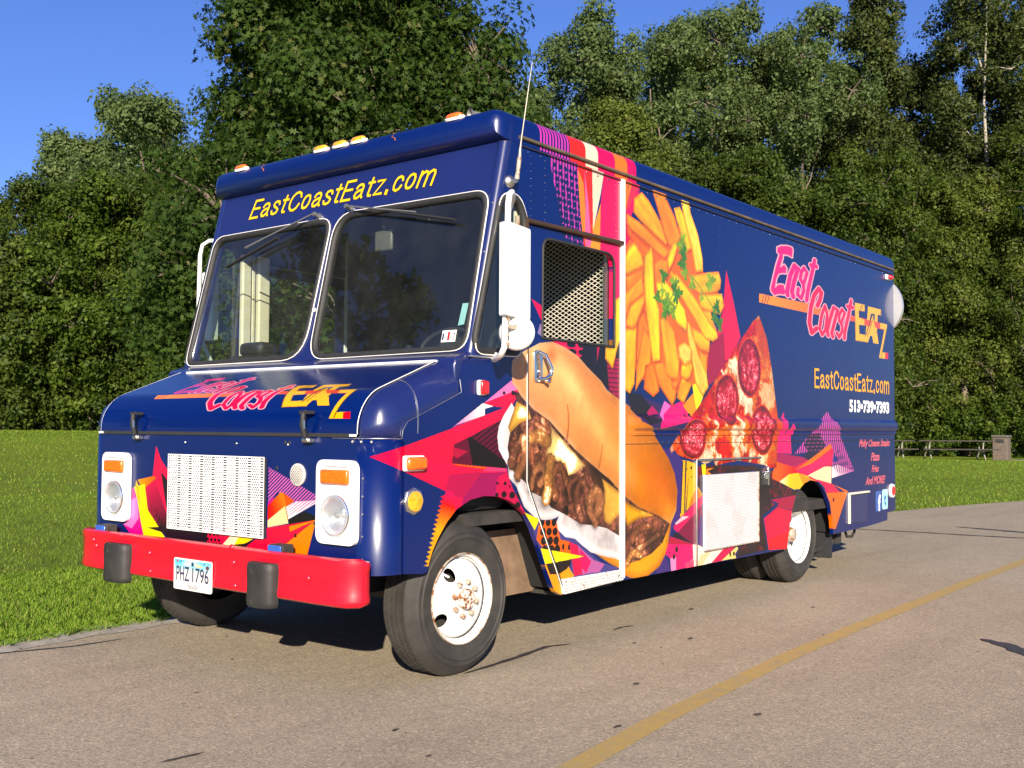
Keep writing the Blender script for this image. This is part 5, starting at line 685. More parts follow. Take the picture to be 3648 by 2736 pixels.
# diamond plate sill
dp = MB().plate([(.772, .308), (1.372, .322), (1.340, .383), (.760, .390)], [], .035, lambda x, z, w: (x, -.020+w, z)).build('door_sill', rusty('worn white sill', (.72, .71, .68), .40, 40), truck, 20, .004)
mb = MB()
for i in range(34):
    for j in range(4):
        x = .785+i*.0168+(j % 2)*.008; z = .322+j*.016
        if .775 < x < 1.35: mb.beam((x-.004, -.0225, z-.003*(1 if (i+j) % 2 else -1)), (x+.004, -.0225, z+.003*(1 if (i+j) % 2 else -1)), .004, .003)
o = mb.build('tread_studs', mat('sill stud', (.25, .24, .22), .6), dp, 0); o.name = 'tread_stud'; o['kind'] = 'stuff'
# side lamps
for nm, mm, (x0, x1, z0, z1) in (('side_marker', M_amber, (-.468, -.340, 1.016, 1.076)), ):
    o = MB().box(x0-.006, x1+.006, -.018, 0, z0-.006, z1+.006).build(nm, M_clean, truck, 30, .010); MB().box(x0, x1, -.044, -.016, z0, z1).build('lens', mm, o, 40, .014)
o = MB().lathe([(.066, -.002), (.062, .012), (.048, .016)], (-.400, -.001, .872), (0, -1, 0), 8).build('side_reflector', M_alu, truck, 30, .002); MB().lathe([(.048, .008), (.046, .020), (0, .024)], (-.400, -.001, .872), (0, -1, 0), 28).build('lens', M_orange, o, 40)
o = MB().box(.040, .108, -.022, 0, 1.372, 1.448).build('red_marker', M_clean, truck, 40, .014); MB().box(.047, .108, -.040, -.016, 1.376, 1.446).build('lens', M_redlens, o, 40, .014)
o = MB().box(5.93, 6.06, -.020, 0, 2.622, 2.672).build('rear_marker', M_clean, truck, 40, .01); MB().box(5.965, 6.055, -.05, -.016, 2.626, 2.668).build('lens', M_redlens, o, 40, .014)
o = MB().lathe([(.068, -.002), (.062, .020), (.046, .022)], (6.055, -.001, .640), (0, -1, 0), 24).build('rear_reflector', M_clean, truck, 40); MB().lathe([(.046, .014), (.042, .028), (0, .032)], (6.055, -.001, .640), (0, -1, 0), 24).build('lens', M_redlens, o, 40)
mb = MB().box(6.165, 6.20, .02, .14, .50, .56).box(6.165, 6.19, .02, .14, .60, .68); mb.build('tail_light', M_redlens, truck, 30, .006)
# ---- service hatch with louvred panel
hf = MB().box(2.262, 2.276, -.018, 0, .312, 1.010).box(2.262, 3.240, -.020, 0, 1.000, 1.012).build('hatch_frame', M_alu, truck, 30, .002)
ac = Canvas(0, .80, 0, .50, .0016, 0xf0f3ff); w_ = ac.win([(0, 0), (.8, .5)]); X, Z = w_[1], w_[2]
nz1 = ac.nz(N1, X, Z, 900); hole = ((X/.0105 % 1-.5)**2*1.0+(Z/.0105 % 1-.5)**2) < .055
dirt = np.clip((nz1-.70)*1.0, 0, .15)[..., None]; ac.a = ac.a*(1-dirt)+rgb(0xb0a8a4)*dirt; ac.a *= (1-.10*np.clip(np.sin(Z*2*math.pi/.0105), 0, 1))[..., None]; ac.a[hole] *= .60
ac_img = ac.image('vent_panel_print'); M_ac = wrap_mat('perforated white vent sheet', ac_img)
MB().box(2.371, 3.168, -.026, 0, .403, .905).build('vent_panel', M_ac, truck, 20, uvf=lambda p: ((p.x-2.371)/.797, (p.z-.403)/.502))
MB().tube([(2.371, -.027, .404), (3.168, -.027, .404), (3.168, -.027, .905)], .005, 6).build('vent_trim', M_rust, truck, 60)
hl = MB().box(3.285, 3.375, -.02, 0, .845, .885).lathe([(.02, 0), (.02, .03), (0, .034)], (3.33, -.004, .895), (0, -1, 0), 14).build('hatch_latch', M_chrome, truck, 40, .003)
MB().box(3.318, 3.342, -.034, 0, .80, .93).build('latch_bar', M_chrome, hl, 30, .004)
cd = MB().plate([(4.985, .410), (5.405, .395), (5.405, .648), (4.985, .658)], [], .006, lambda x, z, w: (x, -.012+w, z)).build('compartment_door', M_navy, truck, 0, .002)
MB().box(4.975, 5.415, -.032, -.004, .654, .670).box(4.955, 4.983, -.020, -.004, .405, .668).build('compartment_hinge', M_cream, cd, 30, .002)
# extractor hood on the back
MB().lathe([(.0, .0), (.30, .0), (.30, .05), (.265, .16), (.20, .24), (.18, .36), (0, .37)], (6.16, .215, 2.395), (1, 0, 0), 36).build('extractor_cowl', mat('galvanised steel', (.62, .61, .60), .35, .6, vs=4), truck, 40)
# ---- lettering
wf = lambda u, v, w: (wsx(v)-.0022-w, 2.064-u, v)
def slant(u, v): return u
ff = lambda u, v, w: (wsx(v)-.0022-w, 2.064-u, v)
stroke_text('EastCoastEatz.com', 'front_website', ff, 0, 2.527, 1.62, .120, .0190, M_yout, truck, .20)
stroke_text('EastCoastEatz.com', 'front_website', ff, 0, 2.527, 1.62, .120, .0140, M_yel, truck, .20, .0008)
sf = lambda o_: (lambda u, v, w: (u, -.004-o_, v))
stroke_text('EastCoastEatz.com', 'side_website', lambda u, v, w: (u, -.0056-w, v), 4.252, 1.552, 1.76, .150, .020, M_gold, truck)
lettering('513\u2022739\u20227393', 'phone_number', sf(.0012), 5.005, 1.360, 1.005, .112, M_whitev, truck, bold=.05)
for s_, x, z, w_, h_ in (('Philly Cheese Steaks', 5.225, 1.040, .79, .085), ('Pizza', 5.515, .930, .22, .075), ('Fries', 5.53, .828, .19, .064), ('And MORE!', 5.375, .718, .51, .075)):
    lettering(s_, 'menu_line', sf(.0012), x, z, w_, h_, M_pinkv, truck, shear=.35, bold=.03)
fb = MB().plate(round_poly([(5.632, .470), (5.775, .470), (5.775, .652), (5.632, .652)], .012, 2), [], .001, lambda x, z, w: (x, -.0055+w, z)).build('blue_sticker', M_fb, truck, 0)
lettering('f', 'sticker_letter', sf(.0025), 5.69, .470, .065, .150, M_whitev, fb, bold=.05)
tw = MB().plate(round_poly([(5.800, .478), (5.945, .478), (5.945, .660), (5.800, .660)], .02, 3), [], .001, lambda x, z, w: (x, -.0055+w, z)).build('aqua_sticker', M_tw, truck, 0)
lettering('t', 'sticker_letter', sf(.0025), 5.845, .510, .060, .115, mat('teal vinyl', lin(0x2c7c9c), .4), tw, bold=.05)
# ---- wipers, stickers
def wiper(p0, p1, b0, b1):
    f = lambda q, d: Vector(wsF(q[0], q[1], -d)); a = MB().tube([f(p0, .0), f(p0, .045), f(p0, .05)], .014, 8).beam(f(p0, .05), f(p1, .045), .012, .008).build('wiper', mat('wiper arm steel', (.18, .18, .19), .4, .5), truck, 40)
    MB().beam(f(b0, .035), f(b1, .028), .008, .022, wn_).build('wiper_blade', M_black, a, 0); MB().tube([f(p0, -.002), f(p0, .012)], .022, 10).build('wiper_pivot', M_alu, a, 50)
wiper((1.37, 2.455), (1.973, 2.311), (1.681, 2.345), (2.152, 2.207)); wiper((1.10, 2.468), (.524, 2.359), (.724, 2.39), (.239, 2.286))
st = MB().plate([(.220, 1.645), (.125, 1.645), (.125, 1.705), (.220, 1.705)], [], .001, lambda y, z, w: wsF(y, z, .006+w)).build('date_sticker', M_whitev, truck, 0)
for s_, u in (('1', .215), ('13', .160)): lettering(s_, 'sticker_number', lambda q, v, w: wsF(u-q, v, .004), 0, 1.655, .012 if s_ == '1' else .030, .035, M_ink, st)
MB().plate([(.180, 1.653), (.165, 1.653), (.165, 1.697), (.180, 1.697)], [], .0005, lambda y, z, w: wsF(y, z, .0045+w)).build('sticker_band', M_redlens, st, 0)
MB().plate([(.145, 1.735), (.105, 1.74), (.098, 1.85), (.138, 1.85)], [], .001, lambda y, z, w: wsF(y, z, .03+w)).build('toll_tag', M_tw, truck, 0)
MB().box(.07, .085, 1.235, 1.275, 1.872, 1.890).build('window_clip', M_clean, truck, 0)
# ---- cab interior
MB().box(.02, 1.80, .05, 2.36, .72, .78).build('cab_floor', M_gloom, truck, 0)
MB().box(1.80, 1.84, .04, 2.38, .35, 2.70).box(1.36, 1.39, .70, 1.45, .78, 2.6).build('bulkhead', M_dark, truck, 0)
MB().box(.05, .42, .10, 2.32, .78, 1.56).build('dashboard', M_dark, truck, 30, .05)
ds = MB().box(.16, .40, 1.72, 2.18, 1.55, 1.655).box(.20, .38, 1.90, 2.12, 1.65, 1.74).build('dash_fan', M_guard, truck, 30, .03)
MB().lathe([(.05, 0), (.05, .01), (.04, .005), (0, .004)], (.158, 1.80, 1.61), (-1, 0, 0), 18).build('dash_dial', M_dark, ds, 40)
for x0, x1, y0 in ((.40, .475, 2.345), (.485, .52, 2.36), (.53, .625, 2.34)): MB().box(x0, x1, y0, 2.385, .80, 2.36).build('door_post', M_cream, truck, 30, .012)
MB().box(.40, .47, .035, .06, .80, 2.36).build('door_post', M_cream, truck, 30, .01)
MB().box(.4, 1.8, .04, 2.38, 2.58, 2.60).build('cab_ceiling', M_gloom, truck, 0)
sw = MB().tube([(.50+.10*math.sin(a)*0+.12*math.cos(a)*.35, .60+.21*math.sin(a), 1.66+.20*math.cos(a)*.55) for a in [2*math.pi*k/28 for k in range(28)]], .014, 8, True).build('steering_wheel', M_black, truck, 60)
MB().beam((.47, .60, 1.66), (.38, .60, 1.50), .05, .05).beam((.50, .40, 1.66), (.50, .80, 1.66), .03, .02).build('steering_column', M_black, sw, 30)
st_ = MB().box(.78, 1.22, .35, .85, 1.05, 1.20).build('driver_seat', M_guard, truck, 40, .05); MB().box(1.16, 1.28, .37, .83, 1.18, 1.72).build('backrest', M_guard, st_, 40, .05)
rm = MB().box(.30, .325, .86, 1.00, 2.22, 2.34).build('rear_view_mirror', mat('mirror back', (.10, .095, .08), .5), truck, 40, .012); MB().tube([(.31, .93, 2.33), (.29, .93, 2.50)], .008, 6).build('stalk', M_black, rm, 50)
MB().tube([(.60, 1.05, 1.45), (.60, 1.02, 1.62), (.60, 1.0, 1.70)], [.010, .012, .02], 8).build('gear_lever', M_guard, truck, 50)
# expanded metal cage behind the seat
mb = MB(); y0, y1, z0, z1, px_, pz_ = .045, .66, 1.05, 2.48, .047, .0275
sl = pz_/px_
for sgn in (1, -1):
    c0 = (z0-sl*y1) if sgn > 0 else (z0+sl*y0); c1 = (z1-sl*y0) if sgn > 0 else (z1+sl*y1); k = c0
    while k < c1:   # z = k + sgn*sl*y
        ys = sorted([max(y0, min(y1, (z0-k)/(sgn*sl))), max(y0, min(y1, (z1-k)/(sgn*sl)))])
        if ys[1]-ys[0] > .01: mb.beam((1.30+.001*sgn, ys[0], k+sgn*sl*ys[0]), (1.30+.001*sgn, ys[1], k+sgn*sl*ys[1]), .0030, .0046)
        k += pz_
cage = mb.build('cage_mesh', mat('bare expanded metal', (.62, .58, .48), .5, .2), truck, 0); cage['kind'] = 'stuff'
MB().box(1.28, 1.32, .04, .062, .8, 2.5).box(1.28, 1.32, .66, .69, .8, 2.5).build('cage_frame', M_alu, truck, 0)
# ---- chassis
M_archblack = mat('near black liner', (.008, .008, .008), .9)  # near-black colour puts the shade of the wheel arches into the liner
MB().box(-.55, 6.0, .62, .72, .42, .56).box(-.55, 6.0, 1.70, 1.80, .42, .56).build('chassis_rail', M_gloom, truck, 0)
MB().box(1.84, 6.12, .04, 2.38, .56, .64).build('box_floor', M_gloom, truck, 0)
MB().box(-.40, .05, .20, 2.22, .90, 1.10).box(-.45, .0, .60, 1.80, .52, .95).build('engine_bay', M_gloom, truck, 0)
for y0 in (.30, WD-.33): MB().box(-.42, .74, y0, y0+.02, .42, 1.10).build('wheel_well', M_archblack, truck, 0)
MB().plate([(-.46, .60), (-.20, .92), (.10, 1.0), (.45, .92), (.66, .62), (.78, .33), (.80, .33), (.80, 1.05), (-.46, 1.1)], [], .30, lambda x, z, w: (x, .03+w, z)).build('wheel_arch', M_archblack, truck, 0)
MB().plate([(.40, .30), (.90, .30), (.90, .66), (.40, .66)], [], .01, lambda x, z, w: (x, .22+w, z)).build('step_well', mat('dirty brown step panel', (.17, .11, .07), .7, var=.35, vs=9), truck, 0)
MB().box(.80, 1.34, .04, .60, .29, .31).build('step', M_gloom, truck, 0)
MB().tube([(0, .2, .372), (0, 2.2, .372)], .05, 10).tube([(4.07, .3, .372), (4.07, 2.1, .372)], .07, 12).lathe([(0, -.2), (.14, -.12), (.17, 0), (.14, .12), (0, .2)], (4.07, 1.2, .37), (1, 0, 0), 16).build('axle', M_gloom, truck, 50)
MB().plate([(3.60, .55), (3.9, .88), (4.2, .92), (4.5, .85), (4.66, .62), (4.68, .35), (4.70, .35), (4.72, .62), (4.70, 1.0), (3.6, 1.0)], [], .60, lambda x, z, w: (x, .03+w, z)).build('wheel_arch', M_archblack, truck, 0)
MB().box(1.6, 3.3, .75, 1.65, .30, .50).tube([(1.0, .9, .40), (5.2, .9, .40), (5.6, .8, .38)], .04, 10).build('exhaust', M_gloom, truck, 50)
mb = MB().tube([(5.15, .10, .33), (5.20, .10, .27), (5.32, .10, .262), (5.38, .10, .30), (5.38, .10, .36)], .012, 8).box(5.02, 5.12, .12, .20, .22, .36).beam((4.55, .14, .20), (4.95, .14, .235), .03, .03).tube([(4.9, .15, .33), (4.92, .13, .24)], .02, 8)
mb.build('tank_pipes', M_gloom, truck, 50).name = 'drain_pipe'
mf = MB().box(4.70, 4.76, .06, .50, .13, .40).build('mud_flap', M_black, truck, 0)
# ---- wheels
def wheel(x, yf, front, side=1, inner=False):
    """yf: outer face of the tyre; side=1 is the near side."""
    ax = (0, -side, 0); Rt = .374; W_ = .205
    rt = MB().lathe([(.205, -.03), (.222, -.008), (.236, -.004), (.262, .0), (.288, .004), (.296, .010), (.301, .004), (.316, .002), (.322, .006), (.326, .001), (.335, -.006), (.352, -.016), (.366, -.030), (.3735, -.042), (.374, -.070), (.368, -.072), (.368, -.078), (.374, -.080), (.374, -.100), (.367, -.102), (.367, -.110), (.374, -.112), (.374, -.134), (.368, -.136), (.368, -.142), (.374, -.144), (.3735, -.172), (.364, -.186), (.34, -.200), (.28, -W_), (.215, -.195)], (x, yf, .374), ax, 72).build('wheel', M_tyre, truck, 25)
    mb = MB()
    for k in range(60):
        a = 2*math.pi*k/60
        for h0, h1 in ():
            c, s = math.cos(a), math.sin(a); p = lambda r, h, t: (x+r*math.sin(a+t), yf-side*h, .374+r*math.cos(a+t))
            mb.add([p(.354, -.016, -.02), p(.354, -.016, .02), p(.372, -.032, .02), p(.372, -.032, -.02), p(.362, -.012, -.017), p(.362, -.012, .017), p(.3745, -.034, .02), p(.3745, -.034, -.02)], [(0, 1, 2, 3), (4, 5, 6, 7), (0, 1, 5, 4), (1, 2, 6, 5), (2, 3, 7, 6), (3, 0, 4, 7)])
        for q, (h0, h1) in enumerate(((-.046, -.068), (-.082, -.099), (-.114, -.132), (-.146, -.168))):   # tread blocks
            t0 = .5*math.pi/30*(q % 2); p = lambda r, h, t: (x+r*math.sin(a+t+t0), yf-side*h, .374+r*math.cos(a+t+t0))
            mb.add([p(.372, h0, -.036), p(.372, h0, .036), p(.372, h1, .040), p(.372, h1, -.032), p(.3768, h0, -.036), p(.3768, h0, .036), p(.3768, h1, .040), p(.3768, h1, -.032)], [(4, 5, 6, 7), (0, 1, 5, 4), (1, 2, 6, 5), (2, 3, 7, 6), (3, 0, 4, 7)])
    o = mb.build('tread_blocks', M_tyre, rt, 0); o.name = 'tread_block'; o['kind'] = 'stuff'
    if inner: return rt
    c = Vector((x, yf, .374)); u = Vector((0, -side, 0)); X = Vector((-1 if side > 0 else 1, 0, 0)); Z = Vector((0, 0, 1))
    if front:
        ra = [(.2225, .0), (.2225, -.008), (.212, -.012), (.206, -.030), (.196, -.042)]
        MB().lathe(ra, c, u, 56).build('rim', M_wheel, rt, 50)
        MB().lathe([(.2235, -.010), (.2245, -.003), (.2215, .002), (.217, -.002)], c, u, 56).build('rim_edge', M_rust, rt, 60)
        disc = [(.196, -.042), (.17, -.036), (.13, -.012), (.112, .000), (.10, .004), (.06, .004)]
        holes = [(R(57), .152), (R(147), .152), (R(237), .152), (R(327), .152)][:0]+[((-.083), .120), ((-.135), -.092)]
        outl = [(.197*math.cos(2*math.pi*k/56), .197*math.sin(2*math.pi*k/56)) for k in range(56)]
        hl = [[(hx+.034*math.cos(a), hz+.034*math.sin(a)) for a in [2*math.pi*k/16 for k in range(16)]] for hx, hz in holes]
        def dz(px, pz, w):
            r = math.hypot(px, pz); h = float(np.interp(r, [0, .06, .10, .112, .13, .17, .196, .2], [.004, .004, .004, 0, -.012, -.030, -.040, -.042])); return tuple(c+Vector((px, 0, pz))+u*(h-w))
        ring = [[(r*math.cos(2*math.pi*k/40), r*math.sin(2*math.pi*k/40)) for k in range(40)] for r in (.17, .13, .108)]
        # dished disc: triangulated with interior rings
        bm_ = bmesh.new(); from mathutils.geometry import delaunay_2d_cdt
        pts = [Vector(p) for L in [outl]+hl+ring for p in L]+[Vector((0, 0))]; ed = []; k0 = 0
        for L in [outl]+hl: ed += [(k0+i, k0+(i+1) % len(L)) for i in range(len(L))]; k0 += len(L)
        keep = [True]*len(pts)
        res = delaunay_2d_cdt(pts, ed, [], 0, 1e-5); vs, fs = res[0], res[2]
        F = []
        for f in fs:
            m = sum((vs[i] for i in f), Vector((0, 0)))/len(f)
            if m.length > .1975 or any((m-Vector(h_)).length < .0335 for h_ in holes): continue
            F.append(f)
        V = [dz(p[0], p[1], 0) for p in vs]; mb = MB(); mb.add(V, F); d = mb.build('wheel_disc', M_wheel, rt, 60, fix=False)
        s = d.modifiers.new('sheet', 'SOLIDIFY'); s.thickness = .006; s.offset = 0
        MB().lathe([(.195, -.10), (.0, -.10)], c, u, 32).lathe([(.195, -.03), (.195, -.12)], c, u, 32).build('brake_drum', M_gloom, rt, 40)
        hb = MB().lathe([(.052, .0), (.050, .030), (.044, .038), (0, .040)], c, u, 24).build('hub', rusty('rusty pale hub', (.62, .58, .52), .5, 30), rt, 50)
        for k in range(8):
            a = 2*math.pi*(k+.3)/8; p = c+(X*math.cos(a)+Z*math.sin(a))*.083; MB().lathe([(.015, 0), (.015, .018), (.010, .026), (0, .026)], p+u*.002, u, 6).build('lug_nut', M_rust, rt, 20)
        MB().tube([c+X*.125+Z*.125*0+Z*.13+u*-.02, c+X*.105+Z*.115+u*.0], .005, 6).build('valve_stem', M_clean, rt, 50)
    else:
        MB().lathe([(.2225, .0), (.2225, -.008), (.212, -.012), (.206, -.040), (.198, -.075), (.175, -.105), (.12, -.118), (.10, -.13), (0, -.13)], c, u, 56).build('rim', M_wheel, rt, 50)
        MB().lathe([(.06, -.13), (.058, -.05), (.05, -.04), (0, -.038)], c, u, 24).build('hub', M_rust, rt, 50)
        for k in range(8):
            a = 2*math.pi*k/8; p = c+(X*math.cos(a)+Z*math.sin(a))*.088; MB().lathe([(.014, 0), (.014, .02), (0, .022)], p+u*-.13, u, 6).build('lug_nut', M_rust, rt, 20)
        for k in range(4):
            a = 2*math.pi*(k+.4)/4; p = c+(X*math.cos(a)+Z*math.sin(a))*.142; MB().lathe([(.026, 0), (.026, .003), (0, .003)], p+u*-.112, u, 16).build('hand_hole', M_dark, rt, 20)
    return rt
wheel(.0, .035, True); wheel(.02, WD-.20, True, -1)
wheel(4.07, .055, False); wheel(4.07, .300, False, 1, True); wheel(4.07, WD-.055, False, -1); wheel(4.07, WD-.30, False, -1, True)
# ------------------------------------------------------------------ ground
EX = [-60, -30, -14, -6, -1.07, 0, 6, 12, 16, 22, 32, 45, 70]; EY = [-6, .2, 1.7, 2.25, 2.46, 2.50, 2.46, 1.98, 1.05, -1.2, -6.5, -15, -34]
edge = lambda x: float(np.interp(x, EX, EY))
_g = np.linspace(-60, 70, 521); _e = np.interp(_g, EX, EY); _k = np.exp(-.5*(np.arange(-12, 13)/5)**2); _k /= _k.sum(); _e = np.convolve(np.pad(_e, 12, 'edge'), _k, 'valid')
edgea = lambda x: np.interp(x, _g, _e)
def ground_z(x, y):
    d = np.clip((y-edgea(x)-1.0)/27, 0, 1); s = d*d*(3-2*d); f = np.clip((44-x)/26, 0, 1); return 1.05*s*f*f*(3-2*f)
def grid(name, X, Y, Z, m):
    ny, nx = X.shape; V = np.stack([X, Y, Z], -1).reshape(-1, 3); i = np.arange(ny-1)[:, None]*nx+np.arange(nx-1)[None]; F = np.stack([i, i+1, i+nx+1, i+nx], -1).reshape(-1, 4)
    me = bpy.data.meshes.new(name); me.from_pydata(V.tolist(), [], F.tolist()); return struct(link(name, me, m, None, 80))
def lawn_mat():
    t = NT('mown grass'); oc = t.coord()
    a = t.ramp(t.noise(oc, .35, 4), [(.3, (.132, .212, .014)), (.7, (.215, .298, .028))]); b = t.ramp(t.noise(t.coord(scale=(1, 1, 1)), 28, 5, .75), [(.3, (.35, .42, .30)), (.72, (1.35, 1.3, 1.1))])
    c = t.ramp(t.noise(oc, 2.2, 4), [(.45, (1, 1, 1)), (.75, (1.25, 1.08, .9))]); x = t.mix(1, t.mix(1, a, b, 'MULTIPLY'), c, 'MULTIPLY')
    t.l(x, t.b.inputs['Base Color']); t.b.inputs['Roughness'].default_value = .8; t.b.inputs['Specular IOR Level'].default_value = .2; t.bump(t.noise(oc, 60, 4, .8), 1.0, .05); return t.m
def road_mat():
    t = NT('aged asphalt'); oc = t.coord()
    base = t.ramp(t.noise(oc, .5, 5), [(.3, (.305, .255, .188)), (.7, (.352, .298, .222))])
    vo = t.n('ShaderNodeTexVoronoi'); vo.inputs['Scale'].default_value = 95; t.l(oc, vo.inputs['Vector'])
    sp = t.ramp(vo.outputs['Color'], [(.0, (.62, .62, .63)), (.3, (.90, .90, .90)), (.7, (1.05, 1.04, 1.02)), (1, (1.5, 1.45, 1.35))])
    vo2 = t.n('ShaderNodeTexVoronoi'); vo2.inputs['Scale'].default_value = 230; t.l(oc, vo2.inputs['Vector']); sp2 = t.ramp(vo2.outputs['Color'], [(0, (.75, .75, .75)), (1, (1.25, 1.25, 1.25))])
    big = t.ramp(t.noise(oc, 5, 5, .7), [(.35, (.94, .94, .945)), (.65, (1.03, 1.03, 1.02))]); st = t.ramp(t.noise(t.coord(scale=(.25, 1.6, 1)), 1.3, 4, .6), [(.30, (.88, .87, .86)), (.50, (1, 1, 1)), (.8, (1.03, 1.03, 1.03))]); big = t.mix(1, big, st, 'MULTIPLY')
    x = t.mix(1, t.mix(1, t.mix(1, base, sp, 'MULTIPLY'), sp2, 'MULTIPLY'), big, 'MULTIPLY')
    t.l(x, t.b.inputs['Base Color']); t.b.inputs['Roughness'].default_value = .85; t.b.inputs['Specular IOR Level'].default_value = .3
    h = t.math('ADD', vo.outputs['Distance'], t.noise(oc, 60, 4)); t.bump(h, .55, .003); return t.m
M_lawn = lawn_mat(); M_road = road_mat()
gx = np.concatenate([np.linspace(-400, -32, 10), np.linspace(-30, 80, 111), np.linspace(90, 900, 14)]); gy = np.concatenate([np.linspace(-300, -12, 12), np.linspace(-10, 70, 81), np.linspace(80, 900, 12)])
X, Y = np.meshgrid(gx, gy); grid('lawn', X, Y, ground_z(X, Y)-.012, M_lawn)
gx = np.linspace(-45, 66, 150); tt = np.linspace(0, 1, 5); X, T = np.meshgrid(gx, tt); grid('road', X, edgea(X)-T*7.6, X*0, M_road)
gx = np.linspace(-20, 1.7, 400); X, T = np.meshgrid(gx, np.linspace(0, 1, 2)); _w = np.random.default_rng(9).normal(0, 1, 400); _w = np.convolve(_w, np.ones(5)/5, 'same')*.05
grid('concrete_edging', X, edgea(X)+.10-T*(.30+_w)*np.clip((1.7-X)/1.6, .10, 1), X*0+.0035, mat('worn concrete', (.315, .285, .235), .85, var=.3, vs=9, bump=.5))
def ribbon(name, pts, w0, m, z=.004, kind='structure', taper=False, wob=0.):
    P_ = [Vector((*p, 0)) for p in pts]; V = []
    for i, p in enumerate(P_):
        d = (P_[min(i+1, len(P_)-1)]-P_[max(0, i-1)]).normalized(); n = Vector((-d.y, d.x, 0)); k = math.sin(math.pi*(i+.02)/(len(P_)-.96))**.5 if taper else 1
        k = k*(1+wob*math.sin(i*2.3)); V += [(p+n*w0*k/2)[:2]+(z,), (p-n*w0*k/2)[:2]+(z,)]
    me = bpy.data.meshes.new(name); me.from_pydata(V, [], [(2*i, 2*i+1, 2*i+3, 2*i+2) for i in range(len(P_)-1)]); o = link(name, me, m, None, 0); o['kind'] = kind; return o
def worn_paint():
    t = NT('worn yellow line paint'); oc = t.coord(); n = t.noise(oc, 160, 3, .7); n9 = t.noise(oc, 9, 5, .7); f9 = t.math('ADD', t.math('MULTIPLY', n, .55), t.math('MULTIPLY', n9, .45)); x = t.ramp(f9, [(.40, (.28, .225, .14)), (.50, (.38, .265, .08)), (.7, (.42, .28, .065))]); t.l(x, t.b.inputs['Base Color']); t.b.inputs['Roughness'].default_value = .8; t.bump(n, .5, .003); return t.m
yx = np.array([-4.5, -2.2, -.8, .0, .8, 1.4, 2.5, 3.9, 5.06, 6.7, 9, 12, 16, 22, 30]); yy = np.array([-1.85, -1.42, -1.19, -1.10, -1.055, -1.015, -.99, -.985, -.985, -1.0, -1.1, -1.55, -2.6, -4.9, -9.5])
xs = np.linspace(-4.5, 30, 140); ribbon('road_marking', list(zip(xs, np.interp(xs, yx, yy))), .105, worn_paint())
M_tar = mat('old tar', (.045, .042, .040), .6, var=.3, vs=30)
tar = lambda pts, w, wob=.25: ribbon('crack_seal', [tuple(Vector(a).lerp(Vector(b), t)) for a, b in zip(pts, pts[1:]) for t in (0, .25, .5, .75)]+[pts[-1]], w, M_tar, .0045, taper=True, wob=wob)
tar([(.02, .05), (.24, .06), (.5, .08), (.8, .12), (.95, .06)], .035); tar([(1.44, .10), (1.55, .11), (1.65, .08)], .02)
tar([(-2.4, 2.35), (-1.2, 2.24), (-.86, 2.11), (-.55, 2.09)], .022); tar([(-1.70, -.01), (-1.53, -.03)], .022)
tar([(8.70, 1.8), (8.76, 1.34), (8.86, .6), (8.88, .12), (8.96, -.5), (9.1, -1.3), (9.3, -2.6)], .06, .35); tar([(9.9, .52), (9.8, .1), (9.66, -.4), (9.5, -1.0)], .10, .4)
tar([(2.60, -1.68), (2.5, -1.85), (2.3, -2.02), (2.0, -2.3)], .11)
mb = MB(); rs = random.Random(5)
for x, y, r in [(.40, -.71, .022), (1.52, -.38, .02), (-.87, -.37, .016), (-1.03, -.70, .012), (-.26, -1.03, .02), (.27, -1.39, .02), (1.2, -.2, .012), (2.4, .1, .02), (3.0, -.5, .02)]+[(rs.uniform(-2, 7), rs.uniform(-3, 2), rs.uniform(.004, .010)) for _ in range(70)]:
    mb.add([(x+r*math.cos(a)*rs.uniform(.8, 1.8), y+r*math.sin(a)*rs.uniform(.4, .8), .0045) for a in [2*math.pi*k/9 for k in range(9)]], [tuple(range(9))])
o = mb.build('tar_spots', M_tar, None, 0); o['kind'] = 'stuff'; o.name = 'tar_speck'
mb = MB()
for _ in range(420):
    x = rs.uniform(-4, 14); y = float(edgea(x))-abs(rs.gauss(0, .16))-.02; a = rs.uniform(0, 6.3); r = rs.uniform(.006, .017); c, n_ = math.cos(a)*r, math.sin(a)*r
    mb.add([(x-c, y-n_, .006), (x+n_*.4, y-c*.4, .010), (x+c, y+n_, .007), (x-n_*.4, y+c*.4, .009)], [(0, 1, 2, 3)])
for _ in range(60):
    x, y = rs.uniform(-2, 8), rs.uniform(-3.2, 2.2); a = rs.uniform(0, 6.3); r = rs.uniform(.006, .014); c, n_ = math.cos(a)*r, math.sin(a)*r
    mb.add([(x-c, y-n_, .006), (x+n_*.4, y-c*.4, .012), (x+c, y+n_, .007), (x-n_*.4, y+c*.4, .010)], [(0, 1, 2, 3)])
o = mb.build('leaf_litter', mat('dry leaf bits', (.20, .15, .07), .8, var=.5, vs=3), None, 0, fix=False); o['kind'] = 'stuff'
# path under the picnic tables
ribbon('path', [(26, 26), (32, 19.5), (38.2, 11.8), (41.6, 7.2), (46, 1.5), (54, -9)], 1.9, mat('pale gravel path', (.36, .31, .23), .9, var=.2, vs=3), .006)
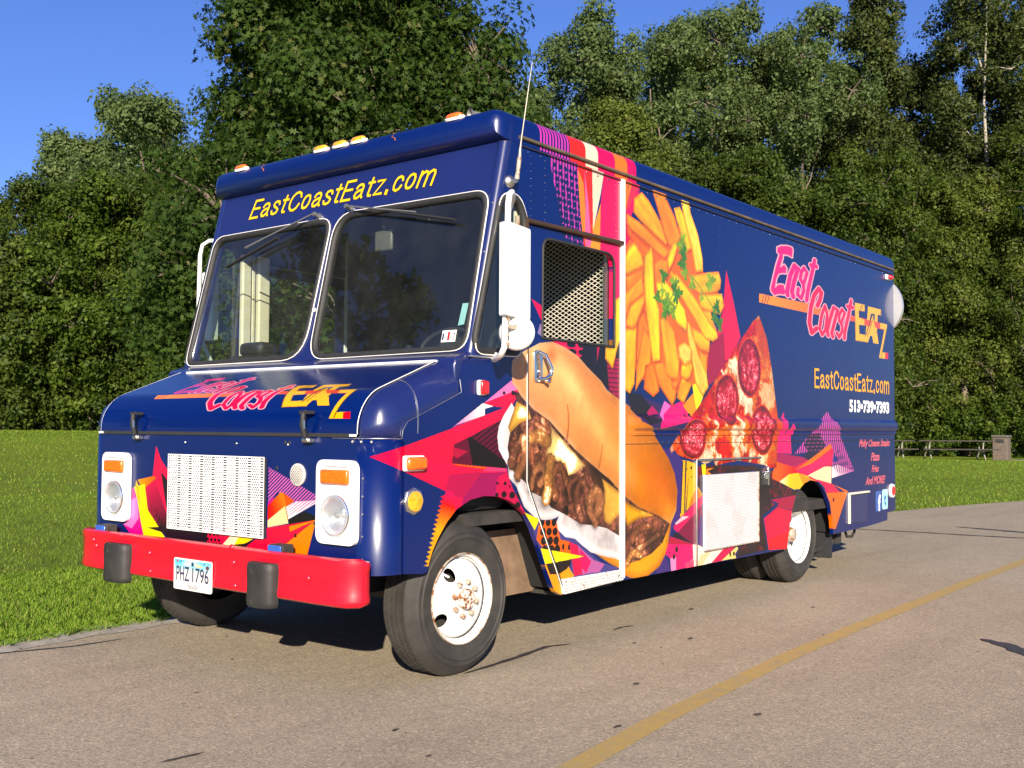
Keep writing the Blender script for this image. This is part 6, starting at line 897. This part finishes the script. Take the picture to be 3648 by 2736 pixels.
# ------------------------------------------------------------------ grass blades
def blades(name, P_, H_, W_, seed, m, lean=.5):
    g = np.random.default_rng(seed); n = len(P_); a = g.uniform(0, 2*np.pi, n); h = H_*g.uniform(.5, 1.25, n); w = W_*g.uniform(.7, 1.3, n); l = g.normal(0, lean, (n, 2))*h[:, None]
    dx = np.stack([np.cos(a), np.sin(a), 0*a], 1)*w[:, None]/2; tip = P_+np.concatenate([l, h[:, None]], 1); mid = P_+np.concatenate([l*.35, h[:, None]*.6], 1)
    V = np.stack([P_-dx, P_+dx, mid+dx*.8, tip, mid-dx*.8], 1).reshape(-1, 3); F = (np.arange(n)[:, None]*5+np.arange(5)[None])
    return fastmesh(name, V, F, m, g.uniform(0, 1, n))
def fastmesh(name, V, F, m, tintv=None, parent=None):
    me = bpy.data.meshes.new(name); k = F.shape[1]; me.vertices.add(len(V)); me.vertices.foreach_set('co', np.ascontiguousarray(V, np.float32).ravel())
    me.loops.add(F.size); me.loops.foreach_set('vertex_index', np.ascontiguousarray(F, np.int32).ravel()); me.polygons.add(len(F)); me.polygons.foreach_set('loop_start', np.arange(0, F.size, k, dtype=np.int32))
    me.update(calc_edges=True)
    if tintv is not None: at = me.attributes.new('tint', 'FLOAT', 'FACE'); at.data.foreach_set('value', tintv.astype(np.float32))
    me.materials.append(m); o = bpy.data.objects.new(name, me); COL.objects.link(o)
    if parent is not None: put_under(o, parent)
    return o
def leaf_mat(name, stops, rough=.5, trans=.35, spec=.35):
    t = NT(name); at = t.n('ShaderNodeAttribute', attribute_name='tint'); c = t.ramp(at.outputs['Fac'], stops); t.l(c, t.b.inputs['Base Color'])
    t.b.inputs['Roughness'].default_value = rough; t.b.inputs['Specular IOR Level'].default_value = spec
    tl = t.n('ShaderNodeBsdfTranslucent'); t.l(t.mix(1, c, (1.3, 1.5, .5), 'MULTIPLY'), tl.inputs[0]); mx = t.n('ShaderNodeMixShader'); mx.inputs[0].default_value = trans
    t.l(t.b.outputs[0], mx.inputs[1]); t.l(tl.outputs[0], mx.inputs[2]); t.l(mx.outputs[0], t.out.inputs[0]); return t.m
M_blade = leaf_mat('grass blade', [(0, (0.097, 0.187, 0.014)), (.5, (0.167, 0.287, 0.023)), (.93, (0.257, 0.361, 0.046)), (1, (0.438, 0.373, 0.138))], .55, .35, .2)
g = np.random.default_rng(3)
def lawnpts(n, x0, x1, d0, d1, power=1.):
    x = g.uniform(x0, x1, n); y = edgea(x)+d0+(d1-d0)*g.uniform(0, 1, n)**power; return np.stack([x, y, ground_z(x, y)-.015], 1)
P_ = np.concatenate([lawnpts(90000, -4.0, 4.5, -.02, 2.6, 1.2), lawnpts(50000, -3.5, 9, 2.2, 9)]); o = blades('grass', P_, .034, .0036, 1, M_blade); o['kind'] = 'stuff'
P_ = np.concatenate([lawnpts(14000, -5, 3.0, -.05, .16)]); o = blades('grass', P_, .046, .0038, 2, M_blade, .7); o['kind'] = 'stuff'
P_ = np.concatenate([lawnpts(60000, -4, 26, 8, 32), lawnpts(50000, 9, 45, .05, 16, 1.2)]); o = blades('grass', P_, .040, .010, 4, M_blade); o['kind'] = 'stuff'
# ------------------------------------------------------------------ trees
def unit(v): return v/np.linalg.norm(v, axis=-1, keepdims=True)
def leafcloud(seed, lobes, per_lobe, per_clump, clump_r, size, shape='rhomb', flat=1.1):
    """lobes: (cx, cy, cz, rx, rz). Clumps sit near the surface of each lobe, leaves near the surface of each clump."""
    g = np.random.default_rng(seed); L = np.array(lobes, float); n = len(L)*per_lobe; li = np.repeat(np.arange(len(L)), per_lobe)
    d = unit(g.standard_normal((n, 3))); rr = g.uniform(.45, 1.12, n)**.6
    C_ = L[li, :3]+d*rr[:, None]*np.stack([L[li, 3], L[li, 3], L[li, 4]], 1)
    cr = clump_r*g.uniform(.40, 1.2, n); m = n*per_clump; ci = np.repeat(np.arange(n), per_clump)
    e = unit(g.standard_normal((m, 3))); e[:, 2] = np.where(g.random(m) < .45, np.abs(e[:, 2]), e[:, 2]); r2_ = g.uniform(.25, 1.0, m)**.55
    P_ = C_[ci]+e*(cr[ci]*r2_)[:, None]*np.array([1, 1, flat])
    nrm = unit(e*.8+d[ci]*.5+g.standard_normal((m, 3))*.6+np.array([0, 0, .22])); t = unit(np.cross(nrm, g.standard_normal((m, 3)))); t[:, 2] -= .35; t = unit(t); b = np.cross(nrm, t)
    s = size*g.uniform(.55, 1.4, m)[:, None]; fold = g.uniform(-.1, .75, m)[:, None]
    if shape == 'rhomb': K_ = [(-.5, 0), (0, .32), (.5, 0), (0, -.32)]
    else: K_ = [(-.55, 0), (-.25, .09), (-.22, .34), (.02, .11), (.16, .36), (.28, .08), (.70, 0), (.28, -.08), (.16, -.36), (.02, -.11), (-.22, -.34), (-.25, -.09)]
    V = np.stack([P_+s*(t*u+b*v)-nrm*s*fold*(abs(v)*1.1+.25*u*u) for u, v in K_], 1).reshape(-1, 3); F = np.arange(m)[:, None]*len(K_)+np.arange(len(K_))[None]
    tv = np.clip(.5+g.normal(0, .13, n)[ci]+g.normal(0, .20, m), 0, 1); return V, F, tv, C_
def tree(name, label, cat, pos, lobes, m, seed, group, per_lobe=26, per_clump=36, clump_r=.55, size=.20, shape='rhomb', trunk_r=.22, bark=None, trunk=True, twigs=14):
    x, y = pos; z = float(ground_z(x, y)); t = thing(name, label, cat, (x, y, z), group)
    Lw = [(x+a, y+b, z+c, r, h) for a, b, c, r, h in lobes]; V, F, tv, C_ = leafcloud(seed, Lw, per_lobe, per_clump, clump_r, size, shape)
    ok = V[F[:, 0], 2] > z+.05; V_, F_ = V, F[ok]; fastmesh('crown' if trunk else 'foliage', V_, F_, m, tv[ok], t)
    if trunk:
        rs = random.Random(seed); top = max(l[2] for l in lobes); mb = MB(); pts = [(x+rs.uniform(-.2, .2)*k, y+rs.uniform(-.2, .2)*k, z-.1+top*k) for k in (0, .15, .3, .5, .7, .9)]
        mb.tube(pts, [trunk_r*1.25, trunk_r, trunk_r*.75, trunk_r*.45, trunk_r*.24, .03], 10)
        for l in Lw:
            if l[2]-z < 3.2 or (len(Lw) > 19 and Lw.index(l) % 3): continue
            k = min(.85, max(.18, (l[2]-l[4]*.6-z)/top)); i = k*5; a = Vector(pts[int(i)]).lerp(Vector(pts[min(5, int(i)+1)]), i % 1); e = Vector(l[:3]); mid = a.lerp(e, .5)+Vector((0, 0, -.12*(e-a).length)); mb.tube([a, mid, e], [trunk_r*.26, trunk_r*.15, .02], 6)
        for c in C_[::max(1, len(C_)//(twigs*max(1, len(Lw)//2)))]:
            if c[2]-z < 3.0: continue
            l = min(Lw, key=lambda q: (q[0]-c[0])**2+(q[1]-c[1])**2+(q[2]-c[2])**2); e = Vector(l[:3]); mb.tube([e, e.lerp(Vector(c), .5)+Vector((0, 0, .1)), Vector(c)], [.035, .022, .010], 5)
        mb.build('trunk', bark, t, 60)
    return t
def envelope(seed, n, H, z0, r, taper=.5, lobe=.36, squash=1.):
    """lobes scattered through a crown H high and r wide; taper narrows the top."""
    rs = random.Random(seed); out = []
    for i in range(n):
        k = (i+.5)/n; zc = z0+(H-z0)*k; w = r*(math.sin(math.pi*min(1, .22+.66*k))**.7)*(1-taper*max(0, k-.5)); a = i*2.399+rs.uniform(-.5, .5); q = w*rs.uniform(.35, .80)
        lr = r*lobe*rs.uniform(.7, 1.25)*(1-.35*k); out.append((q*math.cos(a), q*math.sin(a), min(zc+rs.uniform(-.5, .5), H-lr*squash), lr, lr*squash*rs.uniform(.8, 1.2)))
    return out
M_maple = leaf_mat('dark oak leaf', [(0, (0.017, 0.036, 0.006)), (.5, (0.033, 0.065, 0.009)), (.85, (0.057, 0.094, 0.016)), (1, (0.090, 0.097, 0.027))], .6, .36, .15)
M_pop = leaf_mat('grey green poplar leaf', [(0, (0.046, 0.072, 0.022)), (.5, (0.085, 0.126, 0.039)), (1, (0.150, 0.195, 0.074))], .55, .38, .2)
M_hedge = leaf_mat('bright hedge leaf', [(0, (0.023, 0.046, 0.005)), (.5, (0.055, 0.094, 0.009)), (1, (0.115, 0.163, 0.021))], .55, .42, .2)
M_yelg = leaf_mat('yellow green leaf', [(0, (0.050, 0.074, 0.009)), (.5, (0.095, 0.126, 0.020)), (1, (0.160, 0.188, 0.035))], .55, .42, .2)
M_syc = leaf_mat('dark sycamore leaf', [(0, (0.021, 0.031, 0.007)), (.5, (0.044, 0.065, 0.014)), (1, (0.104, 0.114, 0.030))], .55, .34, .2)
M_bush = leaf_mat('understorey leaf', [(0, (0.023, 0.041, 0.005)), (.5, (0.050, 0.081, 0.011)), (1, (0.108, 0.145, 0.021))], .55, .42, .2)
M_bark = mat('grey brown bark', (.13, .10, .075), .85, var=.4, vs=6, bump=.6); M_pale = mat('pale mottled bark', (.26, .235, .19), .8, var=.45, vs=3, bump=.4)
# the big tree right behind the truck
L_ = envelope(11, 50, 12.8, .6, 3.0, .12, .40, 1.0)+[(.3*math.sin(q*2), .3*math.cos(q*2), 2+q*1.35, 1.7, 1.5) for q in range(8)]+[(-2.0, 1.6, 2.2, 1.1, 1.3), (-2.3, .9, 3.6, 1.0, 1.0), (.8, -1.2, 2.4, 1.2, 1.2), (-1.6, 1.9, 5.2, 1.0, 1.1), (1.9, -1.9, 6.1, .9, .9), (1.6, -2.0, 7.6, .8, .9)]
tree('oak_tree', 'big dark green tree with lobed leaves rising directly behind the truck cab', 'tree', (8.95, 10.92), L_, M_maple, 21, None, 30, 125, .55, .12, 'lobed', .14, M_bark, True, 40)
# left: far tops, then hedge masses
far = [((22.3, 45.6), 14.6, 1.7, 'pale topped tree farthest left against the sky, narrow crown'), ((23.6, 45.0), 14.2, 2.3, 'pale topped tree second from the left on the skyline'),
       ((23.4, 41.2), 16.0, 2.6, 'tallest pale topped tree left of the big dark oak'), ((15.6, 43.5), 9.4, 2.4, 'low green tree at the left edge of the photo, lowest on the skyline'), ((27.5, 43.0), 15.2, 3.0, 'pale green tree half hidden by the left side of the big oak')]
for i, (p, H, r, lb) in enumerate(far): tree('skyline_tree', lb, 'tree', p, envelope(30+i, 20, H, 1.5, r*1.35, .62, .40, 1.15), M_pop, 31+i, 'trees on the skyline left of the truck', 26, 90, .62, .17, bark=M_bark)
tree('woodland_tree', 'yellowish green tree between the skyline tops and the big oak', 'tree', (19.4, 33.5), envelope(40, 14, 13.0, 1.0, 3.1, .5, .40), M_pop, 41, None, 28, 90, .55, .15, bark=M_bark)
hed = [((10.4, 35.0), 7.6, 3.4, M_hedge, 'dense bright green bush mass at the left edge of the lawn'), ((12.6, 31.0), 6.4, 3.0, M_bush, 'lower green bush above the far left lawn edge'), ((14.6, 29.3), 8.2, 2.9, M_hedge, 'bright rounded bush left of the passenger mirror'),
       ((16.8, 28.6), 8.9, 3.0, M_bush, 'tall bush with dark gaps behind the left headlight side'), ((18.4, 26.2), 9.0, 3.0, M_hedge, 'green bush partly hidden behind the big oak, left side'), ((16.2, 36.6), 9.6, 3.2, M_bush, 'taller green tree behind the left bushes'), ((13.0, 38.5), 8.4, 3.4, M_hedge, 'green tree behind the far left bush mass'), ((8.0, 38.0), 7.4, 3.6, M_bush, 'green tree just reaching into the photo at the far left')]
for i, (p, H, r, mm, lb) in enumerate(hed): tree('woodland_bush', lb, 'bush', p, envelope(50+i, 22, H, .4, r, .30, .42, .85), mm, 51+i, 'bushes along the left lawn edge', 30, 90, .50, .135, bark=M_bark, trunk_r=.14)
for i in range(7):
    k = i/6; p = (9.6+9.4*k, 33.2-8.8*k+(.6 if i % 2 else -.2)); tree('low_shrub', ('low leafy shrub at the foot of the left woodland, %s' % ['leftmost', 'second from the left', 'third from the left', 'under the darkest gap', 'left of the hood edge', 'just left of the oak foot', 'behind the left headlight'][i]), 'shrub', p, [(a*1.0-.9, -a*.6, .7+.5*((a+i) % 2), 1.1, .8) for a in range(3)]+[(0, .5, 1.6, 1.2, .9)], M_hedge if i % 2 else M_bush, 71+i, 'shrubs at the foot of the left woodland', 24, 70, .40, .11, trunk=False)
# right: poplars, sycamores, understorey
pops = [((32.8, 26.6), 16.2, 3.5, 'silvery green poplar just right of the big oak, shorter'), ((34.9, 23.6), 19.2, 3.4, 'silvery green poplar above the truck visor, with a pointed top'), ((37.6, 21.6), 19.6, 3.6, 'silvery green poplar left of the sky gap over the fries picture'), ((42.2, 20.8), 22.0, 3.6, 'tall silvery poplar with the highest tuft in the middle of the right treeline'), ((44.2, 17.0), 21.3, 3.9, 'broad silvery poplar above the logo end of the truck'), ((42.9, 22.8), 20.6, 3.4, 'silvery poplar set back behind the two middle ones'), ((46.0, 19.7), 20.8, 3.4, 'silvery poplar set back left of the broad one'), ((49.7, 17.5), 19.8, 3.4, 'silvery poplar closing the gap before the dark sycamores')]
for i, (p, H, r, lb) in enumerate(pops): tree('poplar_tree', lb, 'tree', p, envelope(80+i, 30, H, 2.0, r*1.32, .40, .36, 1.0), M_pop, 81+i, 'poplars in the treeline behind the truck', 26, 95, .66, .16, bark=M_bark, trunk_r=.24)
tree('lime_tree', 'bright yellow green tree in front of the poplars above the truck roof', 'tree', (28.3, 17.4), envelope(90, 22, 12.6, 2.0, 3.3, .55, .38), M_yelg, 91, None, 28, 100, .54, .125, bark=M_bark)
for i, (p, H, r, lb) in enumerate([((48.3, 15.2), 23.5, 3.9, 'dark sycamore with a spiky top and pale limbs, left one'), ((51.8, 10.6), 26.5, 4.4, 'tallest dark sycamore with white limbs at the right edge'), ((53.8, 14.4), 21.5, 3.8, 'shorter sycamore filling the space between the two tall ones'), ((55.6, 10.2), 24.0, 4.0, 'sycamore set back at the far right edge of the treeline')]):
    tree('sycamore_tree', lb, 'tree', p, envelope(95+i, 30, H, 2.5, r, .72, .36, 1.15), M_syc, 96+i, 'sycamores at the right of the treeline', 27, 95, .66, .17, bark=M_pale, trunk_r=.26)
und = [((30.6, 18.4), 8.6, 3.6, M_bush, 'green understorey tree behind the middle of the truck roof'), ((33.6, 15.2), 9.4, 3.5, M_yelg, 'yellowish understorey tree above the pizza picture'), ((34.8, 12.4), 10.4, 3.5, M_bush, 'green understorey tree above the script lettering'), ((47.4, 13.8), 14.2, 4.2, M_bush, 'large green understorey tree at the rear corner of the truck'), ((49.0, 11.0), 13.0, 4.2, M_yelg, 'yellow green understorey tree right of the truck'), ((50.6, 7.6), 15.5, 4.3, M_bush, 'tall green understorey tree at the right edge of the photo'), ((54.0, 11.5), 17, 4.4, M_syc, 'dark woodland tree under the tall sycamores'), ((44.0, 14.0), 14.0, 4.0, M_bush, 'mid height woodland tree below the broad poplar'), ((38.5, 17.8), 13.0, 3.8, M_bush, 'mid height woodland tree behind the yellow green one'), ((36.0, 22.0), 11.0, 3.6, M_bush, 'mid height woodland tree below the pointed poplar')]
for i, (p, H, r, mm, lb) in enumerate(und): tree('understorey_tree', lb, 'tree', p, envelope(110+i, 24, H, .8 if i < 6 else 2.2, r, .4, .40, .9), mm, 111+i, 'understorey trees behind the truck', 28, 95, .58, .14, bark=M_bark, trunk_r=.2)
low = ['behind the picnic tables, leftmost', 'behind the picnic tables, middle', 'left of the rubbish bin', 'right of the rubbish bin', 'at the right edge of the photo']
for i in range(5): tree('low_shrub', 'low green shrub at the wood edge '+low[i], 'shrub', (45.6+.5*i, 14.2-2.3*i), [(0, a*1.2-1.2, .8+.4*((a+i) % 2), 1.3, .9) for a in range(3)]+[(.3, 0, 1.8, 1.3, 1.0)], M_hedge, 131+i, 'shrubs behind the picnic tables', 20, 60, .45, .14, trunk=False)
V, F, tv, C_ = leafcloud(200, [(36+3.6*i, 42-3.5*i, 9.5+2.5*((i*7) % 3), 3.8, 4.6) for i in range(9)]+[(38+4.3*i, 44-3.9*i, 3.5+(i % 3), 3.6, 4.5) for i in range(10)]+[(16+4.4*i, 52-1.2*i, 4+(i % 2), 3.6, 4.0) for i in range(6)]+[(1+4*i, 48, 4, 3.5, 4) for i in range(4)]+[(61+1.3*i, 23-2.9*i, 4.5, 3.8, 5.0) for i in range(9)]+[(3+3.4*i, 43-.4*i, 3, 3.0, 3.4) for i in range(5)]+[(61+1.0*i, 20-2.6*i, 12+2*(i % 2), 3.8, 5.0) for i in range(6)], 26, 60, .9, .30)
o = fastmesh('woods', V, F, M_syc, tv); o['kind'] = 'stuff'
# trees standing left of the picture, seen only in the windscreen
for i, (p, H, lb) in enumerate((((-13, 19), 12.5, 'roadside tree mirrored in the left windscreen pane'), ((-7, 25), 12.0, 'roadside tree mirrored in the middle of the windscreen'))):
    tree('roadside_tree', lb, 'tree', p, envelope(140+i, 14, H, 2.0, 4.0, .4, .4), M_maple, 141+i, 'roadside trees left of the photo', 22, 34, .6, .26, bark=M_bark)
# ------------------------------------------------------------------ picnic tables and bin
M_wood = mat('weathered picnic boards', (.03, .024, .018), .8, var=.35, vs=8); M_galv = mat('galvanised table frame', (.22, .20, .17), .5, .3)
def picnic(pos, ang, label):
    x, y = pos; t = thing('picnic_table', label, 'picnic table', (x, y, 0), 'picnic tables along the gravel path'); c, s = math.cos(ang), math.sin(ang)
    q = lambda u, v, z: (x+c*u-s*v, y+s*u+c*v, z)
    for k in range(5): MB().beam(q(-1.5, -.30+.15*k, .78), q(1.5, -.30+.15*k, .78), .13, .045).build('plank', M_wood, t, 0)
    for v in (-.72, .72):
        for dv in (-.075, .075): MB().beam(q(-1.5, v+dv, .45), q(1.5, v+dv, .45), .13, .045).build('plank', M_wood, t, 0)
    for u in (-1.05, 1.05):
        mb = MB().tube([q(u, -.72, .42), q(u, .72, .42)], .03, 6).tube([q(u, -.45, .02), q(u, -.18, .42), q(u, -.25, .75)], .03, 6).tube([q(u, .45, .02), q(u, .18, .42), q(u, .25, .75)], .03, 6).tube([q(u, -.30, .745), q(u, .30, .745)], .03, 6)
        mb.build('leg_frame', M_galv, t, 60)
    return t
ang = math.atan2(8.0-10.5, 40.7-38.9)
for i, (p, lb) in enumerate((((38.3, 11.6), 'picnic table nearest the rear of the truck, half hidden by it'), ((40.1, 9.0), 'picnic table standing next to the rubbish bin on the path'))): picnic(p, ang, lb)
bn = thing('rubbish_bin', 'square brown rubbish bin at the end of the picnic tables', 'bin', (41.2, 7.5, 0))
MB().box(40.92, 41.48, 7.22, 7.78, .0, .92).build('body', mat('brown aggregate bin', (.11, .085, .07), .8, var=.3, vs=12), bn, 0, .03)
MB().box(40.88, 41.52, 7.18, 7.82, .92, 1.02).build('lid', mat('bin lid', (.09, .08, .075), .6), bn, 0, .03); MB().box(40.90, 40.93, 7.35, 7.65, .72, .86).build('opening', M_dark, bn, 0)
